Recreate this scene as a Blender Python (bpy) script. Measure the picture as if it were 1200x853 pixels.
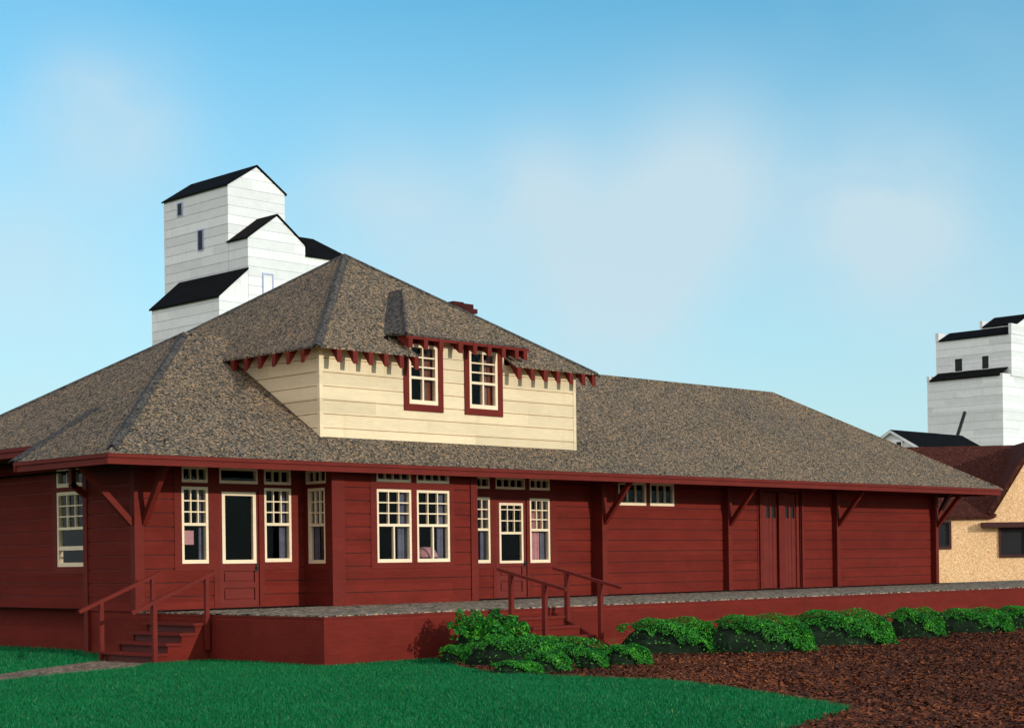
import bpy, math, random
import numpy as np
R = math.radians
random.seed(7)
rng = np.random.default_rng(11)
sc = bpy.context.scene
for o in list(bpy.data.objects):
    bpy.data.objects.remove(o)
COL = sc.collection

# ------------------------------------------------------------------ camera
cam_d = bpy.data.cameras.new('camera')
cam = bpy.data.objects.new('camera', cam_d)
COL.objects.link(cam)
sc.camera = cam
YAW = R(45.1182)
cam_d.sensor_width = 36.0
cam_d.sensor_fit = 'HORIZONTAL'
cam_d.lens = 1973.343 / 1200 * 36
cam_d.shift_y = 230.0 / 1200
cam_d.clip_start = 0.1
cam_d.clip_end = 6000
cam.location = (-16.5733, -26.224, 0.8283)
cam.rotation_mode = 'XYZ'
from mathutils import Matrix, Vector
fwd = Vector((math.cos(YAW), math.sin(YAW), 0))
rgt = Vector((math.sin(YAW), -math.cos(YAW), 0))
upv = Vector((0, 0, 1))
m3 = Matrix((rgt, upv, -fwd)).transposed()
m3 = m3 @ Matrix.Rotation(R(-0.762), 3, 'Z')
cam.rotation_euler = m3.to_euler()

# ------------------------------------------------------------------ light
SUN_EL, SUN_AZ = R(16.0), R(9.0)          # azimuth measured from -Y towards +X
sdir = Vector((math.sin(SUN_AZ) * math.cos(SUN_EL), -math.cos(SUN_AZ) * math.cos(SUN_EL), math.sin(SUN_EL)))
sun_d = bpy.data.lights.new('sun', 'SUN')
sun_d.energy = 2.1
sun_d.angle = R(0.5)
sun_d.color = (1.0, 0.93, 0.83)
sun = bpy.data.objects.new('sun', sun_d)
COL.objects.link(sun)
sun.rotation_euler = sdir.to_track_quat('Z', 'Y').to_euler()
sun.location = (0, -40, 40)

world = bpy.data.worlds.new('World')
sc.world = world
world.use_nodes = True
wn, wl = world.node_tree.nodes, world.node_tree.links
wn.clear()
w_out = wn.new('ShaderNodeOutputWorld')
w_bg = wn.new('ShaderNodeBackground')
w_bg.inputs['Strength'].default_value = 0.15
sky = wn.new('ShaderNodeTexSky')
sky.sky_type = 'NISHITA'
sky.sun_disc = False
sky.sun_elevation = SUN_EL
sky.sun_rotation = math.pi - SUN_AZ
sky.altitude = 300
sky.air_density = 1.0
sky.dust_density = 0.6
sky.ozone_density = 1.6
w_tc = wn.new('ShaderNodeTexCoord')


def wmath(op, a, b=None, clamp=False):
    n = wn.new('ShaderNodeMath')
    n.operation = op
    n.use_clamp = clamp
    for i, v in enumerate((a, b)):
        if v is None:
            continue
        if isinstance(v, (int, float)):
            n.inputs[i].default_value = v
        else:
            wl.new(v, n.inputs[i])
    return n.outputs[0]


# soft high clouds: broad patches of thin vapour broken up by noise
cloud_map = wn.new('ShaderNodeMapping')
cloud_map.inputs['Scale'].default_value = (1.0, 1.0, 1.5)
wl.new(w_tc.outputs['Generated'], cloud_map.inputs['Vector'])
n1 = wn.new('ShaderNodeTexNoise')
n1.inputs['Scale'].default_value = 9.0
n1.inputs['Detail'].default_value = 4.0
n1.inputs['Roughness'].default_value = 0.5
wl.new(cloud_map.outputs[0], n1.inputs['Vector'])
CLOUDS = [  # direction, angular radius (rad), strength
    (0.5169, 0.8200, 0.2457, 0.039, 0.55),
    (0.4911, 0.8307, 0.2623, 0.032, 0.35),
    (0.4758, 0.8620, 0.1748, 0.057, 0.39),
    (0.6304, 0.7481, 0.2070, 0.043, 0.44),
    (0.6656, 0.7210, 0.1927, 0.043, 0.39),
    (0.7007, 0.6785, 0.2206, 0.032, 0.49),
    (0.7299, 0.6589, 0.1818, 0.057, 0.49),
    (0.7643, 0.6035, 0.2272, 0.046, 0.59),
    (0.7603, 0.6197, 0.1948, 0.043, 0.39),
    (0.7405, 0.6557, 0.1476, 0.043, 0.35),
    (0.8267, 0.5245, 0.2037, 0.039, 0.55),
    (0.8437, 0.5078, 0.1744, 0.043, 0.39),
    (0.8123, 0.5493, 0.1959, 0.043, 0.30),
]
acc = None
for cx_, cy_, cz_, rad, st in CLOUDS:
    v = Vector((cx_, cy_, cz_)).normalized()
    d = wn.new('ShaderNodeVectorMath')
    d.operation = 'DISTANCE'
    nrm = wn.new('ShaderNodeVectorMath')
    nrm.operation = 'NORMALIZE'
    wl.new(w_tc.outputs['Generated'], nrm.inputs[0])
    wl.new(nrm.outputs[0], d.inputs[0])
    d.inputs[1].default_value = v
    q = wmath('DIVIDE', d.outputs['Value'], rad)
    q = wmath('MULTIPLY', wmath('POWER', q, 2.0), -1.0)
    g = wmath('MULTIPLY', wmath('POWER', math.e, q), st)
    acc = g if acc is None else wmath('ADD', acc, g)
mod = wmath('ADD', wmath('MULTIPLY', wmath('SUBTRACT', n1.outputs['Fac'], 0.5), 2.6), 1.0, True)
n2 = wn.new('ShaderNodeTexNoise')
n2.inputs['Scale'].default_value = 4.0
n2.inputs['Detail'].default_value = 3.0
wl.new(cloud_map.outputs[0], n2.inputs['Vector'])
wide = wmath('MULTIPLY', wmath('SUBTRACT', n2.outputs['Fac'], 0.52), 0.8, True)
cfac = wmath('MINIMUM', wmath('ADD', wmath('MULTIPLY', acc, mod), wide), 0.85)
# pale haze towards the horizon
sepz = wn.new('ShaderNodeSeparateXYZ')
wl.new(w_tc.outputs['Generated'], sepz.inputs[0])
hz = wmath('MULTIPLY', wmath('SUBTRACT', 1.0, wmath('DIVIDE', sepz.outputs['Z'], 0.33), True), 0.95)
cfac = wmath('MAXIMUM', cfac, wmath('MINIMUM', wmath('ADD', hz, wmath('MULTIPLY', cfac, 0.7)), 0.9))
# added bright cloud out of view in the west, fills the shaded walls
fill_bank = wn.new('ShaderNodeVectorMath')
fill_bank.operation = 'DOT_PRODUCT'
wl.new(w_tc.outputs['Generated'], fill_bank.inputs[0])
fill_bank.inputs[1].default_value = (-0.93, -0.22, 0.28)
bfac = wmath('MULTIPLY', wmath('SUBTRACT', fill_bank.outputs['Value'], 0.05), 1.9, True)
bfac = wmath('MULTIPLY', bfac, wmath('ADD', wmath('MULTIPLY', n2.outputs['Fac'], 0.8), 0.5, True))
tint = wn.new('ShaderNodeMix')
tint.data_type = 'RGBA'
tint.blend_type = 'MULTIPLY'
tint.inputs[0].default_value = 1.0
wl.new(sky.outputs[0], tint.inputs[6])
tint.inputs[7].default_value = (0.42, 0.95, 1.0, 1)
cmix = wn.new('ShaderNodeMix')
cmix.data_type = 'RGBA'
wl.new(cfac, cmix.inputs[0])
wl.new(tint.outputs[2], cmix.inputs[6])
cmix.inputs[7].default_value = (3.0, 3.75, 4.15, 1)
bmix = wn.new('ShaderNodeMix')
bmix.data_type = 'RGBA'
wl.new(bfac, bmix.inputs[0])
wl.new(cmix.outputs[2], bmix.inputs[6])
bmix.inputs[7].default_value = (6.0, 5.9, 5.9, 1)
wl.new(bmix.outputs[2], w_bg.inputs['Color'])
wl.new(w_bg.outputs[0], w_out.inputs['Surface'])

vs = sc.view_settings
sc.display_settings.display_device = 'sRGB'
vs.view_transform = 'Standard'
vs.look = 'None'
vs.exposure = 0.42
vs.gamma = 1.0
vs.use_curve_mapping = False


# ------------------------------------------------------------------ materials
def lin(r, g, b):
    def c(x):
        x /= 255.0
        return x / 12.92 if x <= 0.04045 else ((x + 0.055) / 1.055) ** 2.4
    return (c(r), c(g), c(b), 1.0)


class Mat:
    def __init__(s, name, rough=0.8, spec=0.3):
        s.m = bpy.data.materials.new(name)
        s.m.use_nodes = True
        s.n, s.l = s.m.node_tree.nodes, s.m.node_tree.links
        s.b = s.n['Principled BSDF']
        s.b.inputs['Roughness'].default_value = rough
        s.b.inputs['Specular IOR Level'].default_value = spec
        s.tc = s.n.new('ShaderNodeTexCoord')

    def noise(s, scale, detail=3, stretch=None, rough=0.55):
        t = s.n.new('ShaderNodeTexNoise')
        t.inputs['Scale'].default_value = scale
        t.inputs['Detail'].default_value = detail
        t.inputs['Roughness'].default_value = rough
        if stretch:
            mp = s.n.new('ShaderNodeMapping')
            mp.inputs['Scale'].default_value = stretch
            s.l.new(s.tc.outputs['Object'], mp.inputs[0])
            s.l.new(mp.outputs[0], t.inputs['Vector'])
        else:
            s.l.new(s.tc.outputs['Object'], t.inputs['Vector'])
        return t.outputs['Fac']

    def voro(s, scale, rnd=1.0):
        t = s.n.new('ShaderNodeTexVoronoi')
        t.inputs['Scale'].default_value = scale
        t.inputs['Randomness'].default_value = rnd
        s.l.new(s.tc.outputs['Object'], t.inputs['Vector'])
        return t

    def ramp(s, fac, stops, interp='LINEAR'):
        r = s.n.new('ShaderNodeValToRGB')
        r.color_ramp.interpolation = interp
        e = r.color_ramp.elements
        while len(e) < len(stops):
            e.new(0.5)
        for el, (p, c) in zip(e, stops):
            el.position = p
            el.color = c if len(c) == 4 else (*c, 1)
        s.l.new(fac, r.inputs[0])
        return r.outputs[0]

    def mix(s, a, b, fac, blend='MIX'):
        x = s.n.new('ShaderNodeMix')
        x.data_type = 'RGBA'
        x.blend_type = blend
        for sock, v in ((0, fac), (6, a), (7, b)):
            if isinstance(v, (int, float)):
                x.inputs[sock].default_value = v
            elif isinstance(v, tuple):
                x.inputs[sock].default_value = v
            else:
                s.l.new(v, x.inputs[sock])
        return x.outputs[2]

    def color(s, v):
        if isinstance(v, tuple):
            s.b.inputs['Base Color'].default_value = v
        else:
            s.l.new(v, s.b.inputs['Base Color'])
        return s

    def bump(s, h, strength=0.3, dist=0.02):
        b = s.n.new('ShaderNodeBump')
        b.inputs['Strength'].default_value = strength
        b.inputs['Distance'].default_value = dist
        s.l.new(h, b.inputs['Height'])
        s.l.new(b.outputs[0], s.b.inputs['Normal'])
        return s


def mul(c, k):
    return (c[0] * k, c[1] * k, c[2] * k, 1)


def paint(name, c, var=0.18, rough=0.6, spec=0.25, stain=None, board=None):
    m = Mat(name, rough, spec)
    a = m.ramp(m.noise(1.3, 5, (1, 1, 2.2)), [(0.3, mul(c, 1 - var)), (0.7, mul(c, 1 + var))])
    fine = m.ramp(m.noise(14, 3, (0.35, 0.35, 3.0)), [(0.35, (1 - var, 1 - var, 1 - var)), (0.65, (1.04, 1.04, 1.04))])
    col = m.mix(a, fine, 1.0, 'MULTIPLY')
    if board:
        # every board took the paint a little differently; lengths break at butt joints
        sx = m.n.new('ShaderNodeSeparateXYZ')
        m.l.new(m.tc.outputs['Object'], sx.inputs[0])

        def mt(op, a_, b_):
            q = m.n.new('ShaderNodeMath')
            q.operation = op
            for i_, v_ in enumerate((a_, b_)):
                if isinstance(v_, (int, float)):
                    q.inputs[i_].default_value = v_
                elif v_ is not None:
                    m.l.new(v_, q.inputs[i_])
            return q.outputs[0]
        row = mt('FLOOR', mt('DIVIDE', mt('ADD', sx.outputs['Z'], 20.0), board), None)
        run_ = mt('FLOOR', mt('DIVIDE', mt('ADD', mt('ADD', sx.outputs['X'], sx.outputs['Y']), mt('MULTIPLY', row, 1.37)), board * 16), None)
        wn_ = m.n.new('ShaderNodeTexWhiteNoise')
        wn_.noise_dimensions = '2D'
        cb = m.n.new('ShaderNodeCombineXYZ')
        m.l.new(row, cb.inputs[0])
        m.l.new(run_, cb.inputs[1])
        m.l.new(cb.outputs[0], wn_.inputs['Vector'])
        tone = m.ramp(wn_.outputs['Value'], [(0, (0.88, 0.88, 0.88)), (1, (1.1, 1.1, 1.1))])
        col = m.mix(col, tone, 1.0, 'MULTIPLY')
    if stain:
        col = m.mix(col, stain, m.ramp(m.noise(2.4, 6, (2.2, 2.2, 0.35)), [(0.56, (0, 0, 0)), (0.78, (0.5, 0.5, 0.5))]))
    m.color(col)
    m.bump(m.noise(40, 3, (0.3, 0.3, 2.0)), 0.15, 0.01)
    return m.m


RED = (0.150, 0.0180, 0.0118, 1)
M = {}
M['red'] = paint('red_barn_paint', RED, 0.12, 0.72, 0.06, (0.11, 0.023, 0.015, 1), 0.255)
M['red_trim'] = paint('red_trim_paint', (0.140, 0.0168, 0.011, 1), 0.12, 0.62, 0.10)
M['seam'] = paint('board_seam', (0.085, 0.0125, 0.009, 1), 0.1)
M['bead'] = paint('board_bead', (0.21, 0.036, 0.03, 1), 0.1)
M['cream'] = paint('cream_sash_paint', lin(236, 212, 178), 0.06, 0.5, 0.3)
M['yellow'] = paint('pale_yellow_siding', lin(222, 200, 164), 0.05, 0.6, 0.2, lin(205, 180, 130), 0.27)
M['tan_seam'] = paint('yellow_board_seam', lin(204, 166, 122), 0.06)
M['white'] = paint('white_elevator_paint', lin(226, 226, 224), 0.04, 0.6, 0.2, lin(196, 194, 190), 0.62)
M['white_seam'] = paint('white_board_seam', lin(222, 222, 228), 0.04)
M['black_roof'] = paint('black_tar_roof', (0.007, 0.0065, 0.007, 1), 0.3, 0.9, 0.04)
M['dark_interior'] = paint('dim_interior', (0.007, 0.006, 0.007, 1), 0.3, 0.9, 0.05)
M['blue_trim'] = paint('pale_blue_trim', lin(168, 176, 208), 0.05)
M['black'] = paint('black_metal', (0.012, 0.012, 0.013, 1), 0.2, 0.5)
M['pink'] = paint('pink_cloth', lin(214, 152, 150), 0.12, 0.9, 0.05)
M['grey_cloth'] = paint('grey_net_curtain', lin(118, 118, 132), 0.2, 0.95, 0.05)
M['brown_cloth'] = paint('brown_curtain', lin(150, 110, 96), 0.2, 0.95, 0.05)
M['orange_cloth'] = paint('orange_curtain', lin(150, 74, 44), 0.15, 0.95, 0.05)
M['chimney'] = paint('chimney_red', (0.055, 0.012, 0.010, 1), 0.25, 0.8, 0.1)
M['door_panel'] = paint('door_red', (0.15, 0.020, 0.014, 1), 0.1, 0.6, 0.12)


def speckle(name, stops, scale, bigstops, rough=0.95, bump=0.5, bdist=0.03):
    m = Mat(name, rough, 0.1)
    v = m.voro(scale)
    sep = m.n.new('ShaderNodeSeparateColor')
    m.l.new(v.outputs['Color'], sep.inputs[0])
    base = m.ramp(sep.outputs[0], stops)
    v2 = m.voro(scale * 2.3)
    sep2 = m.n.new('ShaderNodeSeparateColor')
    m.l.new(v2.outputs['Color'], sep2.inputs[0])
    fine = m.ramp(sep2.outputs[1], [(0, (0.72, 0.72, 0.72)), (1, (1.25, 1.25, 1.25))])
    col = m.mix(base, fine, 1.0, 'MULTIPLY')
    big = m.ramp(m.noise(0.45, 4), bigstops)
    col = m.mix(col, big, 1.0, 'MULTIPLY')
    m.color(col)
    m.bump(sep.outputs[2], bump, bdist)
    return m.m


M['shingle'] = speckle('gravelled_asphalt_roofing',
    [(0.0, lin(24, 23, 22)), (0.22, lin(64, 60, 54)), (0.45, lin(95, 87, 75)), (0.7, lin(116, 102, 84)), (0.9, lin(172, 138, 104)), (1.0, lin(98, 100, 108))],
    32, [(0.35, (0.90, 0.91, 0.93)), (0.68, (1.10, 1.05, 1.0))], 0.95, 0.3, 0.02)
M['shingle_cap_and_shade'] = speckle('cap_and_shade_roofing',
    [(0.0, lin(44, 43, 43)), (0.5, lin(74, 71, 68)), (1.0, lin(104, 96, 88))],
    22, [(0.35, (0.85, 0.85, 0.9)), (0.7, (1.1, 1.05, 1.0))], 0.95, 0.3, 0.02)
M['deck_gravel'] = speckle('deck_gravel',
    [(0.0, lin(30, 28, 26)), (0.3, lin(84, 78, 70)), (0.6, lin(128, 116, 100)), (0.85, lin(180, 154, 124)), (1.0, lin(130, 130, 134))],
    15, [(0.35, (0.88, 0.9, 0.93)), (0.7, (1.1, 1.05, 1.0))], 0.95, 0.35, 0.03)
M['path_gravel'] = speckle('path_gravel',
    [(0.0, lin(58, 46, 40)), (0.4, lin(104, 84, 70)), (0.75, lin(140, 118, 98)), (1.0, lin(170, 150, 130))],
    22, [(0.35, (0.85, 0.87, 0.9)), (0.7, (1.1, 1.05, 1.0))])
M['mulch'] = speckle('mulch_soil',
    [(0.0, lin(54, 32, 26)), (0.4, lin(104, 56, 38)), (0.75, lin(146, 78, 46)), (1.0, lin(180, 104, 60))],
    16, [(0.35, (0.72, 0.72, 0.75)), (0.68, (1.2, 1.1, 1.0))], 0.95, 0.8, 0.05)
M['stucco'] = speckle('beige_stucco',
    [(0.0, lin(222, 172, 124)), (0.5, lin(240, 196, 148)), (0.9, lin(250, 212, 166)), (1.0, lin(206, 150, 106))],
    26, [(0.35, (0.95, 0.94, 0.93)), (0.7, (1.05, 1.04, 1.03))], 0.95, 0.25, 0.02)
M['brown_roof'] = speckle('brown_shingle',
    [(0.0, lin(54, 28, 24)), (0.6, lin(70, 36, 30)), (0.95, lin(82, 44, 34)), (1.0, lin(104, 60, 44))],
    20, [(0.35, (0.93, 0.93, 0.93)), (0.7, (1.06, 1.04, 1.03))], 0.95, 0.15, 0.02)
M['brown_trim'] = paint('brown_trim_paint', (0.060, 0.016, 0.014, 1), 0.15)

# lawn base and blades
m = Mat('lawn_soil_green', 0.95, 0.05)
m.color(m.mix(m.ramp(m.noise(9, 5), [(0.3, lin(6, 80, 44)), (0.7, lin(16, 120, 64))]),
              m.ramp(m.noise(0.6, 4), [(0.3, (0.8, 0.85, 0.9)), (0.7, (1.15, 1.1, 1.0))]), 1.0, 'MULTIPLY'))
m.bump(m.noise(30, 4), 0.5, 0.03)
M['lawn'] = m.m
m = Mat('prairie_grass', 0.95, 0.05)
m.color(m.ramp(m.noise(0.25, 6), [(0.3, lin(70, 84, 44)), (0.7, lin(112, 116, 66))]))
M['prairie'] = m.m


def leafmat(name, stops, trans=0.25, rough=0.5):
    m = Mat(name, rough, 0.25)
    at = m.n.new('ShaderNodeAttribute')
    at.attribute_name = 'rnd'
    col = m.ramp(at.outputs['Fac'], stops)
    m.color(col)
    tr = m.n.new('ShaderNodeBsdfTranslucent')
    m.l.new(col, tr.inputs['Color'])
    mx = m.n.new('ShaderNodeMixShader')
    mx.inputs[0].default_value = trans
    m.l.new(m.b.outputs[0], mx.inputs[1])
    m.l.new(tr.outputs[0], mx.inputs[2])
    m.l.new(mx.outputs[0], m.n['Material Output'].inputs['Surface'])
    return m.m


M['blade'] = leafmat('grass_blade', [(0.0, lin(4, 88, 44)), (0.6, lin(10, 124, 68)), (0.95, lin(24, 152, 84)), (1.0, lin(110, 150, 84))], 0.3)
M['leaf'] = leafmat('shrub_leaf', [(0.0, lin(8, 52, 28)), (0.4, lin(34, 118, 34)), (0.75, lin(82, 168, 38)), (1.0, lin(128, 196, 56))], 0.25)
M['twig_shade'] = paint('shrub_twig_and_shade', (0.012, 0.022, 0.012, 1), 0.3, 0.9, 0.05)
m = Mat('bark_chip', 0.9, 0.1)
at = m.n.new('ShaderNodeAttribute')
at.attribute_name = 'rnd'
m.color(m.ramp(at.outputs['Fac'], [(0.0, lin(42, 28, 24)), (0.5, lin(86, 50, 36)), (0.85, lin(140, 78, 46)), (1.0, lin(188, 116, 70))]))
M['chip'] = m.m

# glass: mostly clear, faint mirror of the sky
gm = bpy.data.materials.new('window_glass')
gm.use_nodes = True
gn, gl = gm.node_tree.nodes, gm.node_tree.links
gn.clear()
go = gn.new('ShaderNodeOutputMaterial')
gt = gn.new('ShaderNodeBsdfTransparent')
gt.inputs[0].default_value = (0.78, 0.78, 0.80, 1)
gg = gn.new('ShaderNodeBsdfGlossy')
gg.inputs['Roughness'].default_value = 0.03
lw = gn.new('ShaderNodeLayerWeight')
lw.inputs[0].default_value = 0.5
gp = gn.new('ShaderNodeMath')
gp.operation = 'POWER'
gl.new(lw.outputs['Facing'], gp.inputs[0])
gp.inputs[1].default_value = 4.5
gf = gn.new('ShaderNodeMath')
gf.operation = 'MULTIPLY_ADD'
gl.new(gp.outputs[0], gf.inputs[0])
gf.inputs[1].default_value = 0.7
gf.inputs[2].default_value = 0.012
gx = gn.new('ShaderNodeMixShader')
gl.new(gf.outputs[0], gx.inputs[0])
gl.new(gt.outputs[0], gx.inputs[1])
gl.new(gg.outputs[0], gx.inputs[2])
gl.new(gx.outputs[0], go.inputs[0])
M['glass'] = gm


# ------------------------------------------------------------------ mesh helpers
def tag(o, label=None, cat=None, group=None, kind=None):
    if label: o['label'] = label
    if cat: o['category'] = cat
    if group: o['group'] = group
    if kind: o['kind'] = kind
    return o


def thing(name, label, cat, loc=(0, 0, 0), group=None):
    o = bpy.data.objects.new(name, None)
    o.empty_display_size = 0.3
    COL.objects.link(o)
    o.location = loc
    o.matrix_world = Matrix.Translation(loc)
    return tag(o, label, cat, group)


class MB:
    """collects polygons, then links them as one mesh object"""
    def __init__(s):
        s.v, s.f, s.mi = [], [], []

    def poly(s, pts, mi=0):
        b = len(s.v)
        s.v += [tuple(p) for p in pts]
        s.f.append(tuple(range(b, b + len(pts))))
        s.mi.append(mi)

    def hexa(s, p, mi=0):
        b = len(s.v)
        s.v += [tuple(q) for q in p]
        for f in ((0, 3, 2, 1), (4, 5, 6, 7), (0, 1, 5, 4), (1, 2, 6, 5), (2, 3, 7, 6), (3, 0, 4, 7)):
            s.f.append(tuple(b + i for i in f))
            s.mi.append(mi)

    def box(s, x0, x1, y0, y1, z0, z1, mi=0):
        s.hexa([(x0, y0, z0), (x1, y0, z0), (x1, y1, z0), (x0, y1, z0),
                (x0, y0, z1), (x1, y0, z1), (x1, y1, z1), (x0, y1, z1)], mi)

    def beam(s, a, b, w, h, side=None, mi=0):
        a, b = Vector(a), Vector(b)
        d = (b - a).normalized()
        sd = Vector(side).normalized() if side else d.cross(Vector((0, 0, 1))).normalized()
        u = sd.cross(d).normalized()
        o = [(-1, -1), (1, -1), (1, 1), (-1, 1)]
        s.hexa([a + sd * (i * w / 2) + u * (j * h / 2) for i, j in o] +
               [b + sd * (i * w / 2) + u * (j * h / 2) for i, j in o], mi)

    def prism(s, pts, vec, mi=0):
        vec = Vector(vec)
        n = len(pts)
        b = len(s.v)
        s.v += [tuple(p) for p in pts] + [tuple(Vector(p) + vec) for p in pts]
        s.f.append(tuple(range(b + n - 1, b - 1, -1))); s.mi.append(mi)
        s.f.append(tuple(range(b + n, b + 2 * n))); s.mi.append(mi)
        for i in range(n):
            j = (i + 1) % n
            s.f.append((b + i, b + j, b + n + j, b + n + i)); s.mi.append(mi)

    def build(s, name, mats, parent=None, bevel=0.0):
        me = bpy.data.meshes.new(name)
        me.from_pydata(s.v, [], s.f)
        if not isinstance(mats, (list, tuple)):
            mats = [mats]
        for k in mats:
            me.materials.append(M[k])
        me.polygons.foreach_set('material_index', s.mi)
        me.validate()
        import bmesh
        bm = bmesh.new()
        bm.from_mesh(me)
        bmesh.ops.recalc_face_normals(bm, faces=bm.faces)
        bm.to_mesh(me)
        bm.free()
        me.update()
        o = bpy.data.objects.new(name, me)
        COL.objects.link(o)
        if parent is not None:
            o.parent = parent
            o.matrix_parent_inverse = parent.matrix_world.inverted() if parent.type == 'EMPTY' else Matrix()
        if bevel:
            bv = o.modifiers.new('bevel', 'BEVEL')
            bv.width = bevel
            bv.segments = 1
            bv.limit_method = 'ANGLE'
        return o


class Plane:
    """wall plane: u along the wall, d outwards, z up"""
    def __init__(s, kind, c):
        s.k, s.c = kind, c

    def P(s, u, d, z):
        if s.k == 'F': return (u, s.c - d, z)      # faces -Y
        if s.k == 'E': return (s.c - d, u, z)      # faces -X
        if s.k == 'B': return (u, s.c + d, z)      # faces +Y
        return (s.c + d, u, z)                     # faces +X

    def box(s, mb, u0, u1, d0, d1, z0, z1, mi=0):
        p = s.P
        mb.hexa([p(u0, d0, z0), p(u1, d0, z0), p(u1, d1, z0), p(u0, d1, z0),
                 p(u0, d0, z1), p(u1, d0, z1), p(u1, d1, z1), p(u0, d1, z1)], mi)

    def region(s, mb, rect, holes, d0, d1, mi=0, back=False):
        """slab of a wall with rectangular openings and their reveals"""
        u0, u1, z0, z1 = rect
        us = sorted({u0, u1, *[min(max(h[i], u0), u1) for h in holes for i in (0, 1)]})
        zs = sorted({z0, z1, *[min(max(h[i], z0), z1) for h in holes for i in (2, 3)]})
        us = [a for i, a in enumerate(us) if i == 0 or a - us[i - 1] > 1e-5]
        zs = [a for i, a in enumerate(zs) if i == 0 or a - zs[i - 1] > 1e-5]
        nu, nz = len(us) - 1, len(zs) - 1

        def solid(i, j):
            if i < 0 or j < 0 or i >= nu or j >= nz: return False
            cu, cz = (us[i] + us[i + 1]) / 2, (zs[j] + zs[j + 1]) / 2
            return not any(h[0] < cu < h[1] and h[2] < cz < h[3] for h in holes)
        p = s.P
        for i in range(nu):
            for j in range(nz):
                if not solid(i, j): continue
                a, b, c, e = us[i], us[i + 1], zs[j], zs[j + 1]
                mb.poly([p(a, d1, c), p(b, d1, c), p(b, d1, e), p(a, d1, e)], mi)
                if back:
                    mb.poly([p(a, d0, c), p(b, d0, c), p(b, d0, e), p(a, d0, e)], mi)
                if not solid(i - 1, j): mb.poly([p(a, d0, c), p(a, d1, c), p(a, d1, e), p(a, d0, e)], mi)
                if not solid(i + 1, j): mb.poly([p(b, d0, c), p(b, d1, c), p(b, d1, e), p(b, d0, e)], mi)
                if not solid(i, j - 1): mb.poly([p(a, d0, c), p(b, d0, c), p(b, d1, c), p(a, d1, c)], mi)
                if not solid(i, j + 1): mb.poly([p(a, d0, e), p(b, d0, e), p(b, d1, e), p(a, d1, e)], mi)

    def siding(s, mb, rect, holes, pitch=0.255, gap=0.02, mi=0, d=0.03, phase=0.0):
        u0, u1, z0, z1 = rect
        k = 0
        z = z0 - phase
        while z < z1 - 1e-4:
            a, b = max(z, z0), min(z + pitch - gap, z1)
            if b - a > 0.01:
                s.region(mb, (u0, u1, a, b), holes, 0.0, d + random.uniform(-.002, .002), mi)
            z += pitch
            k += 1


def wall(name, pl, rect, holes, parent, mats=('seam', 'red'), pitch=0.255, gap=0.02, d=0.03, skip=()):
    """backing plus separate lapped boards, holes for openings; skip = areas covered by casings"""
    mb = MB()
    pl.region(mb, rect, holes, -0.12, 0.0, 0)
    pl.siding(mb, rect, list(holes) + list(skip), pitch, gap, 1, d)
    return mb.build(name, list(mats), parent)


def casing(pl, rect, holes, parent, mat='red_trim', d=0.042, name='window_casing'):
    mb = MB()
    pl.region(mb, rect, holes, 0.002, d)
    return mb.build(name, mat, parent)


def window(pl, rect, parent, cols=3, rows=3, rail=0.51, lowcols=1, extra=None, fw=0.055, mw=0.024, name='window', d=0.032):
    """sash with muntins; the glazing is its sub-part"""
    u0, u1, z0, z1 = rect
    mb = MB()
    pl.region(mb, (u0, u1, z0, z1), [(u0 + fw, u1 - fw, z0 + fw * 1.25, z1 - fw)], -0.06, d)
    a, b, lo, hi = u0 + fw, u1 - fw, z0 + fw * 1.25, z1 - fw
    zr = lo
    if rail is not None:
        zr = z0 + (z1 - z0) * rail
        pl.box(mb, a, b, -0.05, d - 0.004, zr - 0.026, zr + 0.026)
        zr += 0.026
        for i in range(1, lowcols):
            x = a + (b - a) * i / lowcols
            pl.box(mb, x - mw * .7, x + mw * .7, -0.045, d - 0.01, lo, zr - 0.052)
    for i in range(1, cols):
        x = a + (b - a) * i / cols
        pl.box(mb, x - mw / 2, x + mw / 2, -0.04, d - 0.012, zr, hi)
    for j in range(1, rows):
        y = zr + (hi - zr) * j / rows
        pl.box(mb, a, b, -0.036, d - 0.016, y - mw / 2, y + mw / 2)
    if extra:
        for zz in extra:
            pl.box(mb, a, b, -0.045, d - 0.006, zz - 0.04, zz + 0.04)
    w = mb.build(name, 'cream', parent)
    g = MB()
    g.poly([pl.P(u0 + .01, -0.02, z0 + .01), pl.P(u1 - .01, -0.02, z0 + .01), pl.P(u1 - .01, -0.02, z1 - .01), pl.P(u0 + .01, -0.02, z1 - .01)])
    g.build('glass', 'glass', w)
    return w


def curtain(pl, u0, u1, z0, z1, mat, label, taper=0.0):
    """pleated cloth hanging just inside the glass"""
    mb = MB()
    n = max(6, int((u1 - u0) / 0.02))
    top, bot = [], []
    for i in range(n + 1):
        t = i / n
        d = -0.10 + 0.018 * math.sin(t * (u1 - u0) / 0.11 * 2 * math.pi)
        top.append((u0 + (u1 - u0) * t, d, z1))
        bot.append((u0 + (u1 - u0) * (t * (1 - taper) + taper), d * 1.05, z0))
    for i in range(n):
        mb.poly([pl.P(*bot[i]), pl.P(*bot[i + 1]), pl.P(*top[i + 1]), pl.P(*top[i])])
    o = mb.build('curtain', mat)
    sm = o.modifiers.new('thickness', 'SOLIDIFY')
    sm.thickness = 0.004
    return tag(o, label, 'curtain', 'curtains behind the station windows')


# ------------------------------------------------------------------ ground, lawn, mulch, paths
GZ = -0.8


def sheet(name, pts, z, mat, kind='structure'):
    mb = MB()
    mb.poly([(x, y, z) for x, y in pts])
    return tag(mb.build(name, mat), kind=kind)


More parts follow.
